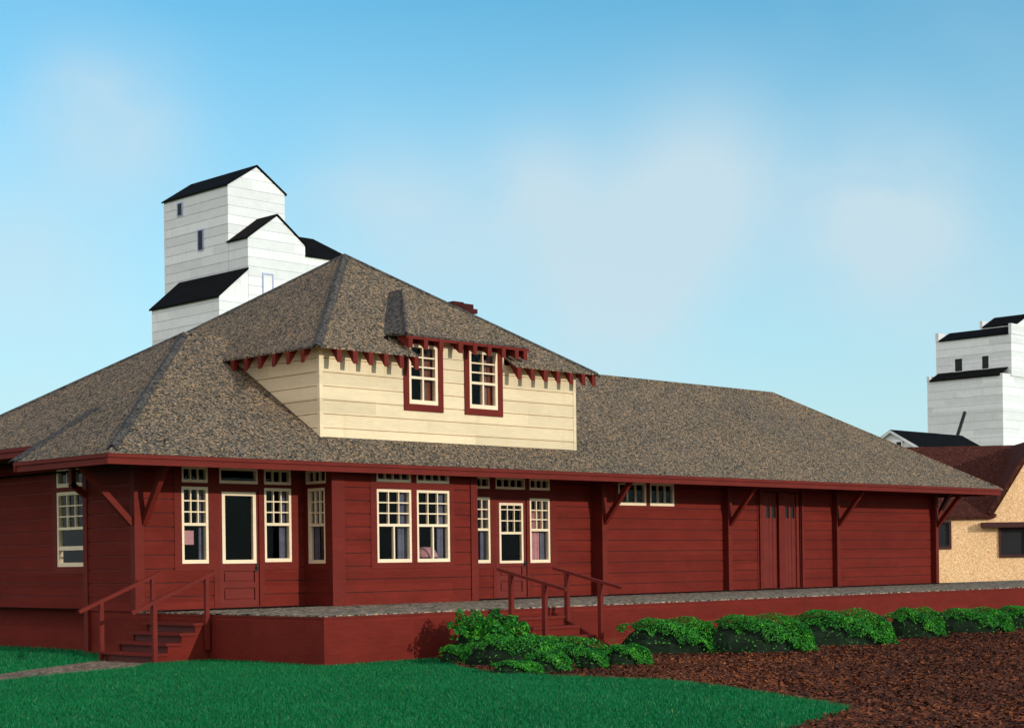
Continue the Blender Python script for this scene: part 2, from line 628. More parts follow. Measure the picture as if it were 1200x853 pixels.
sheet('ground', [(-3000, -3000), (3000, -3000), (3000, 3000), (-3000, 3000)], GZ - 0.016, 'prairie')
MULCH = [(-1.3, -30), (70, -30), (70, -5.0), (0.5, -5.0), (0.0, -9.0), (-3.0, -14), (-22, -21.5), (-30, -30)]
sheet('mulch_bed', MULCH, GZ - 0.010, 'mulch')
LAWN = [(-1.3, -16.03), (-0.6, -14.75), (0.28, -13.08), (0.72, -11.69), (0.5, -10.0), (0.33, -8.96), (0.9, -7.6), (1.8, -6.3), (2.3, -5.37),
        (0.0, -5.37), (0.0, -2.2), (-1.3, -2.3), (-2.01, -3.03), (-4.77, -3.94), (-9, -5.35), (-20, -8.9), (-26, -12), (-24, -23.84), (-10, -19.03), (-3.39, -16.75)]
sheet('lawn', LAWN, GZ - 0.005, 'lawn')
BACK_LAWN = [(-20, -7.2), (-9, -4.1), (-4.0, -2.52), (-1.35, -0.78), (0.02, -0.7), (0.02, 1.7), (0.52, 1.7), (0.52, 14), (-20, 14)]
sheet('lawn', BACK_LAWN, GZ - 0.006, 'lawn')
sheet('gravel_path', [(-20.5, -9.2), (-20.5, -7.1), (-9, -4.0), (-4.0, -2.45), (-1.35, -0.72), (-0.3, -0.72), (-0.3, -2.35), (-1.2, -2.35), (-2.01, -3.06), (-4.77, -3.98), (-9, -5.4)], GZ + 0.001, 'path_gravel')


def inside(px, py, poly):
    r = np.zeros(len(px), bool)
    n = len(poly)
    for i in range(n):
        x0, y0 = poly[i]
        x1, y1 = poly[(i + 1) % n]
        c = ((y0 > py) != (y1 > py))
        with np.errstate(divide='ignore', invalid='ignore'):
            xx = (x1 - x0) * (py - y0) / (y1 - y0 + 1e-12) + x0
        r ^= c & (px < xx)
    return r


def tri_mesh(name, V, nper, rnd, mat, parent=None):
    """V: (n, nper, 3) separate faces"""
    n = len(V)
    me = bpy.data.meshes.new(name)
    me.vertices.add(n * nper)
    me.vertices.foreach_set('co', V.reshape(-1).astype(np.float32))
    me.loops.add(n * nper)
    me.loops.foreach_set('vertex_index', np.arange(n * nper, dtype=np.int32))
    me.polygons.add(n)
    me.polygons.foreach_set('loop_start', np.arange(0, n * nper, nper, dtype=np.int32))
    me.polygons.foreach_set('loop_total', np.full(n, nper, dtype=np.int32))
    at = me.attributes.new('rnd', 'FLOAT', 'FACE')
    at.data.foreach_set('value', rnd.astype(np.float32))
    me.materials.append(M[mat])
    me.update()
    me.validate()
    o = bpy.data.objects.new(name, me)
    COL.objects.link(o)
    if parent is not None:
        o.parent = parent
        o.matrix_parent_inverse = parent.matrix_world.inverted()
    return o


def scatter(poly, n, xr, yr):
    px = rng.uniform(*xr, n)
    py = rng.uniform(*yr, n)
    k = inside(px, py, poly)
    return px[k], py[k]


def grass(poly, n, xr, yr, h):
    x, y = scatter(poly, n, xr, yr)
    n = len(x)
    a = rng.uniform(0, 2 * np.pi, n)
    patch = 0.5 + 0.5 * np.sin(x * 1.7 + 1.3 * np.sin(y * 1.1)) * np.sin(y * 1.3 + 0.8 * np.sin(x * 0.9))
    hh = h * rng.uniform(0.55, 1.25, n) * (0.85 + 0.3 * patch)
    w = rng.uniform(0.005, 0.010, n)
    lx, ly = rng.normal(0, 0.022, n), rng.normal(0, 0.022, n)
    V = np.zeros((n, 3, 3))
    V[:, 0] = np.stack([x - np.cos(a) * w, y - np.sin(a) * w, np.full(n, GZ - 0.006)], 1)
    V[:, 1] = np.stack([x + np.cos(a) * w, y + np.sin(a) * w, np.full(n, GZ - 0.006)], 1)
    V[:, 2] = np.stack([x + lx, y + ly, GZ + hh], 1)
    rn = np.clip(rng.beta(2, 2.4, n) * 0.85 + 0.12 * (patch - .5), 0, 0.97)
    rn[rng.random(n) < 0.008] = 1.0
    return tag(tri_mesh('grass', V, 3, rn, 'blade'), kind='stuff')


grass(LAWN, 620000, (-16, 2.4), (-20.5, -2.3), 0.045)
grass(BACK_LAWN, 60000, (-9, 0.5), (-4.2, 8), 0.05)


def chips(n):
    x, y = scatter(MULCH, n, (-8, 22), (-21, -5.4))
    k = ~inside(x, y, LAWN)
    x, y = x[k], y[k]
    n = len(x)
    L = rng.uniform(0.010, 0.034, n)
    W = L * rng.uniform(0.25, 0.6, n)
    a = rng.uniform(0, 2 * np.pi, n)
    ti, tj = rng.normal(0, 0.35, n), rng.normal(0, 0.35, n)
    z = GZ + rng.uniform(0.0, 0.03, n)
    ux, uy = np.cos(a), np.sin(a)
    V = np.zeros((n, 4, 3))
    for q, (i, j) in enumerate(((-1, -1), (1, -1), (1, 1), (-1, 1))):
        V[:, q, 0] = x + ux * L * i - uy * W * j
        V[:, q, 1] = y + uy * L * i + ux * W * j
        V[:, q, 2] = z + ti * L * i + tj * W * j + 0.008
    big = 0.5 + 0.5 * np.sin(x * 0.8 + 1.1) * np.sin(y * 0.9 + x * 0.3)
    return tag(tri_mesh('bark_chips', V, 4, np.clip(rng.random(n) * 0.8 + 0.25 * (big - .4), 0, 1), 'chip'), kind='stuff')


chips(230000)

# ------------------------------------------------------------------ station
L_, EX, EY, HE, HR, YR = 26.987, 1.406, 1.42, 2.727, 5.625, 3.292
TP = (HR - HE) / (YR + EY)
PW = 5.375
st = thing('train_station', 'long dark red wooden station with hipped gravel roof and pale yellow dormer', 'train station')

F0, E0, BAYF, BAYE, ER = Plane('F', 0.0), Plane('E', 0.0), Plane('F', -0.87), Plane('E', 3.82), Plane('E', 0.5)
WT = 2.65
# openings (u0, u1, z0, z1)
w1, w1t = (0.96, 1.55, 0.85, 2.27), (0.97, 1.55, 2.345, 2.64)
d1 = (1.79, 2.70, 0.02, 2.24); d1t = (1.80, 2.69, 2.345, 2.64)
w2, w2t = (2.83, 3.48, 0.86, 2.28), (2.83, 3.48, 2.345, 2.64)
s1, s1t = (8.21, 8.86, 0.78, 2.20), (8.21, 8.86, 2.385, 2.64)
d2 = (9.03, 9.98, 0.02, 2.20); d2t = (9.03, 9.95, 2.385, 2.64)
w3, w3t = (10.08, 10.73, 0.77, 2.20), (10.08, 10.74, 2.385, 2.64)
f1, f2 = (13.05, 14.06, 2.09, 2.64), (14.19, 15.10, 2.09, 2.64)
fd = (18.62, 20.28, 0.02, 2.52)
HF = [w1, w1t, d1, d1t, w2, w2t, s1, s1t, d2, d2t, w3, w3t, f1, f2, fd]
g1, g2, g3, g4 = (0.80, 3.66, 0.72, WT), (8.05, 10.92, 0.66, WT), (12.95, 15.22, 1.99, WT), (18.42, 20.46, 0.0, WT)
g1d, g2d = (1.66, 2.82, 0.0, 0.72), (8.93, 10.06, 0.0, 0.66)
bayhole = (3.94, 7.48, 0.02, 2.5)
front = wall('wall', F0, (0, L_, 0, WT), HF + [bayhole], st, skip=[g1, g1d, g2, g2d, g3, g4])
casing(F0, g1, HF, st); casing(F0, g1d, [d1], st, name='door_casing')
casing(F0, g2, HF, st); casing(F0, g2d, [d2], st, name='door_casing')
casing(F0, g3, HF, st); casing(F0, g4, [fd], st, name='door_casing')
# bay
bw1, bw2 = (4.91, 5.82, 0.82, 2.27), (5.96, 6.86, 0.82, 2.27)
bt1, bt2 = (4.91, 5.82, 2.41, 2.64), (5.96, 6.86, 2.41, 2.64)
WTB = 2.649
gb = (4.75, 6.98, 0.70, WTB)
wall('bay_wall', BAYF, (3.82, 7.60, 0, WTB), [bw1, bw2, bt1, bt2], st, skip=[gb, (3.80, 4.10, 0, 3), (7.44, 7.62, 0, 3)])
casing(BAYF, gb, [bw1, bw2, bt1, bt2], st)
ws, wst = (-0.70, -0.16, 0.82, 2.28), (-0.74, -0.10, 2.36, 2.64)
gs = (-0.80, -0.03, 0.70, WT)
wall('bay_wall', BAYE, (-0.87, 0.0, 0, WT), [ws, wst], st, skip=[gs], mats=('bead', 'red'))
casing(BAYE, gs, [ws, wst], st)
mb = MB(); mb.box(7.48, 7.60, -0.87, -0.035, 0, WT); mb.build('bay_wall', 'red', st)
# corner boards of the bay
for x0, x1 in ((3.775, 4.09), (7.45, 7.64)):
    mb = MB(); mb.box(x0, x1, -0.92, -0.80, 0.004, WT); mb.build('corner_board', 'red_trim', st)
# near end wall, with foundation below deck level
wall('wall', E0, (0.0, 1.68, 0.0, 2.65), [], st, mats=('bead', 'red'))
wall('wall', ER, (1.68, 6.58, 0.0, 3.3), [(2.53, 3.56, 0.82, 2.28), (2.53, 3.56, 2.37, 2.72)], st, mats=('bead', 'red'), skip=[(2.37, 3.72, 0.68, 2.86)])
we, wet = (2.53, 3.56, 0.82, 2.28), (2.53, 3.56, 2.37, 2.72)
casing(ER, (2.37, 3.72, 0.68, 2.86), [we, wet], st)
mb = MB()
mb.box(0.01, 0.4, -0.02, 1.66, GZ - 0.05, -0.004)
mb.box(0.458, 0.9, 1.664, 6.56, GZ - 0.05, 0.012)
mb.box(0.0, 0.62, 1.60, 1.68, -0.003, 2.64)
mb.build('foundation', 'red', st)
mb = MB()
mb.box(L_ - 0.12, L_, 0.12, 6.58, GZ, 2.6)
mb.box(0.5, L_ - 0.12, 6.46, 6.58, GZ, 2.6)
mb.build('wall', 'red', st)
# corner boards
for b in ((-0.05, 0.14, -0.05, 0.10), (-0.05, 0.10, 1.58, 1.72), (L_ - 0.12, L_ + 0.05, -0.05, 0.10)):
    mb = MB(); mb.box(*b, 0.004 if b[2] < 0 else GZ, 2.648); mb.build('corner_board', 'red_trim', st)
# interior lining so the rooms read as dim rooms behind the glass
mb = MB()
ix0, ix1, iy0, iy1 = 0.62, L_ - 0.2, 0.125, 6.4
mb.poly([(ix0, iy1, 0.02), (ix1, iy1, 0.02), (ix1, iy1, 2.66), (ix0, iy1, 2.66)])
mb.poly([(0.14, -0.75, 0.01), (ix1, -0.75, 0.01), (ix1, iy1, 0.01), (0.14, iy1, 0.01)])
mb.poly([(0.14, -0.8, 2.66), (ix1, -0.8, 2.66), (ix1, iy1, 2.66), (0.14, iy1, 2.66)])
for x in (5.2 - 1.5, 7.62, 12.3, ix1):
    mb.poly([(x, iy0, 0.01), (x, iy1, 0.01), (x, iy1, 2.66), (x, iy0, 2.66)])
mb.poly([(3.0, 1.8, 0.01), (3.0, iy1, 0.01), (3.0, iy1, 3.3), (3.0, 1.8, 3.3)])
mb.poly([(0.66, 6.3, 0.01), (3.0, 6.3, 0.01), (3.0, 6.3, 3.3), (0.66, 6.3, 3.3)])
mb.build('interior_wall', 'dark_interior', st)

# windows of the front
for r in (w1, w2): window(F0, r, st)
for r in (w1t, w2t): window(F0, r, st, cols=3, rows=1, rail=None, fw=0.045, name='transom_window')
window(F0, d1t, st, cols=1, rows=1, rail=None, fw=0.045, name='transom_window')
for r in (s1, w3): window(F0, r, st)
for r in (s1t, w3t): window(F0, r, st, cols=3, rows=1, rail=None, fw=0.045, name='transom_window')
window(F0, d2t, st, cols=4, rows=1, rail=None, fw=0.045, name='transom_window')
for r in (f1, f2): window(F0, r, st, cols=3, rows=1, rail=None, fw=0.06, name='window')
for r in (bw1, bw2): window(BAYF, r, st, lowcols=2)
for r in (bt1, bt2): window(BAYF, r, st, cols=4, rows=1, rail=None, fw=0.045, name='transom_window')
window(BAYE, ws, st); window(BAYE, wst, st, cols=3, rows=1, rail=None, fw=0.045, name='transom_window')
window(ER, we, st, extra=[1.18], fw=0.065); window(ER, wet, st, cols=3, rows=1, rail=None, fw=0.06, name='transom_window')


# glazed lights inside doors must stay one level deep: glass is merged into the light's own mesh
def door_light(pl, rect, parent, cols, rows, rail, fw):
    u0, u1, z0, z1 = rect
    d = 0.028
    mb = MB()
    pl.region(mb, rect, [(u0 + fw, u1 - fw, z0 + fw, z1 - fw)], -0.04, d)
    a, b, lo, hi = u0 + fw, u1 - fw, z0 + fw, z1 - fw
    zr = lo
    if rail:
        zr = z0 + (z1 - z0) * rail
        pl.box(mb, a, b, -0.035, d - .004, zr - .026, zr + .026)
        zr += .026
    for i in range(1, cols):
        x = a + (b - a) * i / cols
        pl.box(mb, x - .011, x + .011, -.03, d - .01, zr, hi)
    for j in range(1, rows):
        y = zr + (hi - zr) * (j / rows if rows == 2 else (0.42, 0.84)[j - 1])
        pl.box(mb, a, b, -.028, d - .014, y - .011, y + .011)
    mb.poly([pl.P(u0 + .01, -0.02, z0 + .01), pl.P(u1 - .01, -0.02, z0 + .01), pl.P(u1 - .01, -0.02, z1 - .01), pl.P(u0 + .01, -0.02, z1 - .01)], 1)
    return mb.build('door_light', ['cream', 'glass'], parent)


def panel_door(pl, r, glass, parent, cols, rows, rail, fw):
    u0, u1, z0, z1 = r
    mb = MB()
    g0, g1_, gz0, gz1 = glass
    panels = [(g0 + .03, g1_ - .03, 0.14, 0.38), (g0 + .03, g1_ - .03, 0.48, 0.70)]
    pl.region(mb, r, [glass] + panels, -0.05, 0.012)
    for a, b, za, zb in panels:
        pl.box(mb, a - .005, b + .005, -0.048, -0.018, za - .005, zb + .005)
        pl.box(mb, a + .035, b - .035, -0.018, 0.004, za + .035, zb - .035)
    d = mb.build('door', 'door_panel', parent)
    door_light(pl, glass, d, cols, rows, rail, fw)
    k = MB()
    pl.box(k, u1 - .075, u1 - .045, 0.018, 0.06, 0.74, 0.77)
    pl.box(k, u1 - .09, u1 - .03, 0.0125, 0.018, 0.68, 0.83)
    k.build('door_handle', 'black', d)
    return d


panel_door(F0, d1, (1.86, 2.64, 0.84, 2.19), st, 1, 1, None, 0.07)
panel_door(F0, d2, (9.14, 9.88, 0.77, 2.09), st, 3, 3, 0.50, 0.055)

# freight doors: two plank leaves with two small panes each
for (a, b) in ((18.64, 19.43), (19.47, 20.26)):
    mb = MB()
    panes = [(a + .20, a + .36, 1.84, 2.14), (a + .45, a + .61, 1.84, 2.14)]
    n = 5
    for i in range(n):
        x0 = a + (b - a) * i / n
        x1 = a + (b - a) * (i + 1) / n - 0.012
        F0.region(mb, (x0, x1, 0.03, 2.50), panes, -0.06, 0.0 + 0.003 * (i % 2))
    F0.region(mb, (a, b, 0.03, 2.50), panes, -0.10, -0.06, 0)
    F0.box(mb, a + .02, a + .13, -0.001, 0.03, 0.03, 2.50)
    F0.box(mb, b - .13, b - .02, -0.001, 0.03, 0.03, 2.50)
    dr = mb.build('freight_door', 'door_panel', st)
    for p_ in panes:
        g = MB()
        F0.box(g, p_[0], p_[1], -0.05, -0.03, p_[2], p_[3])
        g.build('door_pane', 'black', dr)
# post between the leaves and the edge rails
mb = MB(); mb.box(19.30, 19.56, -0.075, -0.006, 0.005, 2.52); mb.build('door_post', 'red_trim', st)
mb = MB(); mb.box(20.30, 20.38, -0.09, -0.043, 0.005, 2.55); mb.build('door_post', 'red_trim', st)
mb = MB(); mb.box(18.47, 18.60, -0.085, -0.043, 0.005, 2.55); mb.build('door_post', 'red_trim', st)

# pilasters and eave brackets
for x, w, dp in ((12.12, 0.16, 0.36), (17.0, 0.15, 0.20), (21.78, 0.15, 0.18), (26.78, 0.15, 0.20)):
    mb = MB(); mb.box(x, x + w, -dp, -0.001, 0.005, 2.648); mb.build('pilaster', 'red_trim', st)
    mb = MB()
    mb.beam((x + w / 2 + .02, -dp + 0.02, 1.66), (x + w / 2 + .02, -dp - 0.84, 2.65), 0.10, 0.11, (1, 0, 0))
    mb.beam((x + w / 2 + .02, -dp + 0.03, 2.60), (x + w / 2 + .02, -dp - 0.95, 2.60), 0.09, 0.09, (1, 0, 0))
    mb.build('bracket', 'red_trim', st)
mb = MB(); mb.beam((0.16, -0.02, 1.58), (0.16, -0.78, 2.65), 0.10, 0.11, (1, 0, 0)); mb.build('bracket', 'red_trim', st)
mb = MB(); mb.beam((-0.03, 0.07, 1.58), (-1.12, 0.07, 2.65), 0.10, 0.11, (0, 1, 0)); mb.build('bracket', 'red_trim', st)
mb = MB(); mb.beam((-0.03, 1.64, 2.15), (-0.34, 1.64, 2.36), 0.10, 0.10, (0, 1, 0)); mb.beam((-0.30, 1.64, 2.28), (-0.30, 1.64, 2.65), 0.10, 0.10, (0, 1, 0)); mb.build('bracket', 'red_trim', st)
mb = MB(); mb.beam((L_ + .03, 0.07, 1.62), (L_ + 1.04, 0.07, 2.65), 0.10, 0.11, (0, 1, 0)); mb.build('bracket', 'red_trim', st)

# main roof
x0, x1, y0, y1 = -EX, L_ + EX, -EY, 2 * YR + EY
h = YR + EY
RL, RR = (x0 + h, YR, HR), (x1 - h, YR, HR)
REC, RY = 0.55, 1.81                      # the eave steps back beyond the near corner
zc = HE + REC * TP
mb = MB()
mb.poly([(x0, y0, HE), (x1, y0, HE), RR, RL])
mb.poly([(x1, y0, HE), (x1, y1, HE), RR])
mb.poly([(x1, y1, HE), (x0 + REC, y1 - 0, HE), (x0 + REC, y1 - REC, zc), RL, RR])
mb.poly([(x0, y0, HE), RL, (x0 + REC, y1 - REC, zc), (x0 + REC, RY, zc), (x0, RY, HE)])
TH = 0.182
# fascia: upper drip board and lower board set back
def fascia(mb, a, b, z, nx, ny, za=None):
    (ax, ay), (bx, by) = a, b
    zb = z if za is None else za
    for o, t0, t1 in ((0.0, 0.0, 0.070), (-0.025, 0.073, TH)):
        mb.hexa([(ax + nx * o - nx * .05, ay + ny * o - ny * .05, z - t1), (bx + nx * o - nx * .05, by + ny * o - ny * .05, zb - t1), (bx + nx * o, by + ny * o, zb - t1), (ax + nx * o, ay + ny * o, z - t1),
                 (ax + nx * o - nx * .05, ay + ny * o - ny * .05, z - t0 - .004), (bx + nx * o - nx * .05, by + ny * o - ny * .05, zb - t0 - .004), (bx + nx * o, by + ny * o, zb - t0 - .004), (ax + nx * o, ay + ny * o, z - t0 - .004)])
roof = mb.build('roof', 'shingle', st)
fb = MB()
fascia(fb, (x0, y0), (x1, y0), HE, 0, -1)
fascia(fb, (x1, y0 + .054), (x1, y1), HE, 1, 0)
fascia(fb, (x0, y0 + .054), (x0, RY - .054), HE, -1, 0)
fascia(fb, (x0 + REC, RY + .004), (x0 + REC, y1 - REC - .02), zc, -1, 0)
fascia(fb, (x0, RY), (x0 + REC, RY), HE, 0, 1, zc)
fb.build('fascia', 'red_trim', roof)
sb = MB()
ZS = HE - 0.075
sb.box(x0 + .06, x1 - .06, y0 + .06, -0.001, ZS, ZS + .03)
sb.box(x0 + .06, -0.001, 0.001, RY - .02, ZS, ZS + .03)
sb.box(x0 + REC + .06, 0.6, RY + .01, y1 - REC - .1, zc - .16, zc - .13)
sb.box(L_ + .01, x1 - .06, 0.001, y1 - .1, ZS, ZS + .03)
sb.build('soffit', 'red', roof)


def cap(a, b, n1, n2, w, lift, name, parent, mat='shingle_cap_and_shade'):
    """bent strip of roofing over a hip; n1, n2 are the downslope directions of both sides"""
    a, b = Vector(a), Vector(b)
    n1, n2 = Vector(n1).normalized() * w, Vector(n2).normalized() * w
    u = Vector((0, 0, lift))
    mb = MB()
    mb.poly([a + u * 1.5, b + u * 1.5, b + n1 + u, a + n1 + u])
    mb.poly([a + u * 1.5, b + u * 1.5, b + n2 + u, a + n2 + u])
    for n in (n1, n2):
        mb.poly([a + n + u, b + n + u, b + n - u * .6, a + n - u * .6])
    return mb.build(name, mat, parent)


tF, tE = (0, -1, -TP), (-1, 0, -TP)
cap((x0 + .2, y0 + .2, HE + .2 * TP), RL, tF, tE, 0.15, 0.025, 'ridge_cap', roof)
cap((x0, y1, HE), RL, (0, 1, -TP), tE, 0.17, 0.025, 'ridge_cap', roof)
cap((x1, y0, HE), RR, tF, (1, 0, -TP), 0.07, 0.02, 'ridge_cap', roof, 'shingle')
cap(RL, RR, tF, (0, 1, -TP), 0.07, 0.02, 'ridge_cap', roof, 'shingle')
cap((x0, RY, HE), (0.3, RY, HE + (0.3 + EX) * TP), (0, -1, 0), (0, 0.3, 0), 0.17, 0.022, 'ridge_cap', roof)
# chimney
cb = MB()
cb.box(11.75, 12.40, 4.15, 4.75, 4.6, 6.98)
cb.box(11.66, 12.49, 4.06, 4.84, 6.98, 7.09)
cb.box(11.73, 12.42, 4.13, 4.77, 7.09, 7.21)
cb.box(11.90, 12.25, 4.30, 4.60, 7.21, 7.27, 0)
cb.build('chimney', 'chimney', roof)

# ---------------- dormer block
DY, DX0, DX1, DZ = -0.5, 3.85, 11.07, 3.29
DE = 4.98
ux0, ux1, uy0, uy1 = 3.50, 11.45, -0.86, 7.43
AP = (7.62, YR, 7.76)
DF, DL, DR = Plane('F', DY), Plane('E', DX0), Plane('R', DX1)
k1, k2 = (6.12, 6.92, 4.04, 5.27), (7.81, 8.65, 4.04, 5.27)
c1, c2 = (5.98, 7.06, 3.90, 5.42), (7.67, 8.79, 3.90, 5.42)
ZD = 5.02
dw = MB()
DF.region(dw, (DX0, DX1, DZ - .15, ZD), [k1, k2], -0.1, 0.0, 0)
DF.region(dw, (6.06, 8.86, ZD, 5.46), [k1, k2], -0.1, 0.0, 0)
DF.siding(dw, (DX0, DX1, DZ - .1, ZD), [c1, c2], 0.27, 0.016, 1, 0.025)
DF.siding(dw, (6.06, 8.86, ZD + .01, 5.46), [c1, c2], 0.27, 0.016, 1, 0.025)
dw.build('dormer_wall', ['tan_seam', 'yellow'], st)
for pl_, xx in ((DL, DX0), (DR, DX1)):
    mb = MB()
    z = DZ - .1
    while z < ZD + .1:
        ya, yb = DY, (z - HE) / TP - EY + 0.25
        zt = min(z + .254, ZD + .1)
        yt = (zt - HE) / TP - EY + 0.25
        p = pl_.P
        mb.poly([p(ya, 0.025, z), p(yb, 0.025, z), p(yt, 0.025, zt), p(ya, 0.025, zt)], 1)
        mb.poly([p(ya, 0.0, zt), p(ya, 0.025, zt), p(yt, .025, zt), p(yt, 0, zt)], 1)
        mb.poly([p(ya, 0.0, z), p(ya, 0.025, z), p(yb, .025, z), p(yb, 0, z)], 1)
        z += .27
    mb.poly([p(DY, 0, DZ - .15), p(DY, 0, ZD + .12), p(2.9, 0, ZD + .12)], 0)
    mb.build('dormer_wall', ['tan_seam', 'yellow'], st)
mb = MB(); mb.box(DX0 - .035, DX0 + .05, DY - .035, DY + .05, DZ - .02, ZD); mb.build('corner_board', 'yellow', st)
mb = MB(); mb.box(DX1 - .06, DX1 + .03, DY - .035, DY + .05, DZ - .02, ZD); mb.build('corner_board', 'yellow', st)
for c_, k_ in ((c1, k1), (c2, k2)):
    casing(DF, c_, [k_], st, d=0.05)
    window(DF, k_, st, cols=2, rows=3, rail=0.44, lowcols=2, fw=0.07, mw=0.03, d=0.035)
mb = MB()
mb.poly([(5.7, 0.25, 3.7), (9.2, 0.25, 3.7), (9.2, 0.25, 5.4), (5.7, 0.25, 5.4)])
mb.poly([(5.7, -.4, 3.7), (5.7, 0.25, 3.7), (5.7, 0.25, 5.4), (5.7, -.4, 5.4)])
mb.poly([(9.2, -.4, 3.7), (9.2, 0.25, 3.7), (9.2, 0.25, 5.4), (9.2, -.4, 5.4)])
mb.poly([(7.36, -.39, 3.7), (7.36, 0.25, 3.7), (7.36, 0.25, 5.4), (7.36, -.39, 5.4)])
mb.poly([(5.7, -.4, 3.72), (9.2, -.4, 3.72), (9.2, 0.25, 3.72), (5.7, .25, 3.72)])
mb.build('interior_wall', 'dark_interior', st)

# dormer roof: pyramid with a notch for the raised window eave
sF = (AP[2] - DE) / (AP[1] - uy0)
nx0, nx1 = 6.10, 8.86
EYE_Z, EYE_Y = 5.45, -0.80
yn = uy0 + (EYE_Z - DE) / sF + 0.02
zn = DE + (yn - uy0) * sF
mb = MB()
mb.poly([(ux0, uy0, DE), (nx0, uy0, DE), (nx0, yn, zn), (nx1, yn, zn), (nx1, uy0, DE), (ux1, uy0, DE), AP])
mb.poly([(ux1, uy0, DE), (ux1, uy1, DE), AP])
mb.poly([(ux1, uy1, DE), (ux0, uy1, DE), AP])
mb.poly([(ux0, uy1, DE), (ux0, uy0, DE), AP])
t = 0.035
for a, b in (((ux0, uy0), (nx0, uy0)), ((nx1, uy0), (ux1, uy0)), ((ux1, uy0), (ux1, uy1)), ((ux0, uy0), (ux0, uy1))):
    mb.poly([(*a, DE - t), (*b, DE - t), (*b, DE), (*a, DE)])
mb.poly([(nx0, uy0, DE - t), (nx0, yn, zn - t), (nx0, yn, zn), (nx0, uy0, DE)])
mb.poly([(nx1, uy0, DE - t), (nx1, yn, zn - t), (nx1, yn, zn), (nx1, uy0, DE)])
mb.poly([(ux0, uy0, DE - t), (nx0, uy0, DE - t), (nx0, DY, DE + .2), (DX0, DY, DE + .2)], 1)
mb.poly([(nx1, uy0, DE - t), (ux1, uy0, DE - t), (DX1, DY, DE + .2), (nx1, DY, DE + .2)], 1)
mb.poly([(ux0, uy0, DE - t), (ux0, uy1, DE - t), (DX0, 2.6, DE + .2), (DX0, DY, DE + .2)], 1)
droof = mb.build('dormer_roof', ['shingle', 'yellow'], st)
dE = (-1, 0, -(AP[2] - DE) / (AP[0] - ux0))
dR = (1, 0, -(AP[2] - DE) / (ux1 - AP[0]))
dF = (0, -1, -sF)
dB = (0, 1, -sF)
cap((ux0, uy0, DE), AP, dF, dE, 0.17, 0.025, 'ridge_cap', droof)
cap((ux1, uy0, DE), AP, dF, dR, 0.13, 0.025, 'ridge_cap', droof)
cap((ux0, uy1, DE), AP, dB, dE, 0.17, 0.025, 'ridge_cap', droof)
cap((ux1, uy1, DE), AP, dB, dR, 0.13, 0.025, 'ridge_cap', droof)

# raised eave over the two dormer windows
ex0, ex1 = 5.83, 9.37
T_, TB_ = (7.6, 1.335, 6.74), (7.6, 1.95, 6.74)
FLp, FRp = (ex0, EYE_Y, EYE_Z - .03), (ex1, EYE_Y, EYE_Z - .03)
bl, br = (ex0, 0.12, EYE_Z + .05), (ex1, 0.12, EYE_Z + .05)
mb = MB()
mb.poly([FLp, FRp, T_], 0)
mb.poly([bl, FLp, T_, TB_], 1)  # left slope in the darker roofing: its shade is put into the colour
mb.poly([FRp, br, TB_, T_], 0)
for a, b in ((FLp, FRp), (bl, FLp), (FRp, br)):
    mb.poly([a, b, (b[0], b[1], b[2] - .04), (a[0], a[1], a[2] - .04)], 1)
mb.poly([(p[0], p[1], p[2] - .04) for p in (FLp, FRp, br, bl)], 2)
eroof = mb.build('window_roof', ['shingle', 'shingle_cap_and_shade', 'yellow'], st)
cap(FLp, T_, (0, -1, -.6), (-1, 0, -0.75), 0.05, 0.02, 'ridge_cap', eroof)
for xx in (nx0 - .02, nx1 - .03):
    mb = MB()
    mb.box(xx, xx + .05, DY - .01, 0.1, DE - .02, EYE_Z - .075)
    mb.build('dormer_wall', 'yellow', st)


def tail(base, out, z_wall, z_out, over, parent):
    """rafter tail: wedge cut plumb at the eave"""
    b, o_ = Vector(base), Vector(out)
    sd = Vector((o_.y, -o_.x, 0)) * 0.11
    mb = MB()
    pts = [Vector((b.x, b.y, z_wall)), Vector((b.x, b.y, z_wall - .03)), Vector((b.x + o_.x * over, b.y + o_.y * over, z_out - 0.25)),
           Vector((b.x + o_.x * over, b.y + o_.y * over, z_out))]
    mb.prism([p - sd / 2 for p in pts], sd)
    return mb.build('rafter_tail', 'red_trim', parent)


for i in range(6):
    tail((4.05 + i * 0.40, DY - .026), (0, -1, 0), DE + .20, DE - .036, 0.34, droof)
for i in range(6):
    tail((8.98 + i * 0.405, DY - .026), (0, -1, 0), DE + .20, DE - .036, 0.34, droof)
tail((11.36, DY - .1), (0, -1, 0), DE + .10, DE - .036, 0.25, droof)
for i in range(6):
    tail((DX0 - .03, -0.42 + i * 0.46), (-1, 0, 0), DE + .20, DE - .036, 0.32, droof)
for x in (5.95, 6.36, 6.78, 7.32, 7.74, 8.16, 8.58, 8.98, 9.24):
    tail((x, DY - .05 if 6.06 < x < 8.86 else DY + .05), (0, -1, 0), EYE_Z - .072, EYE_Z - .072, 0.26 if 6.06 < x < 8.86 else 0.35, eroof)
mb = MB(); mb.box(ex0 + .02, ex1 - .02, EYE_Y + .001, EYE_Y + .03, EYE_Z - .13, EYE_Z - .072); mb.build('fascia', 'red_trim', eroof)

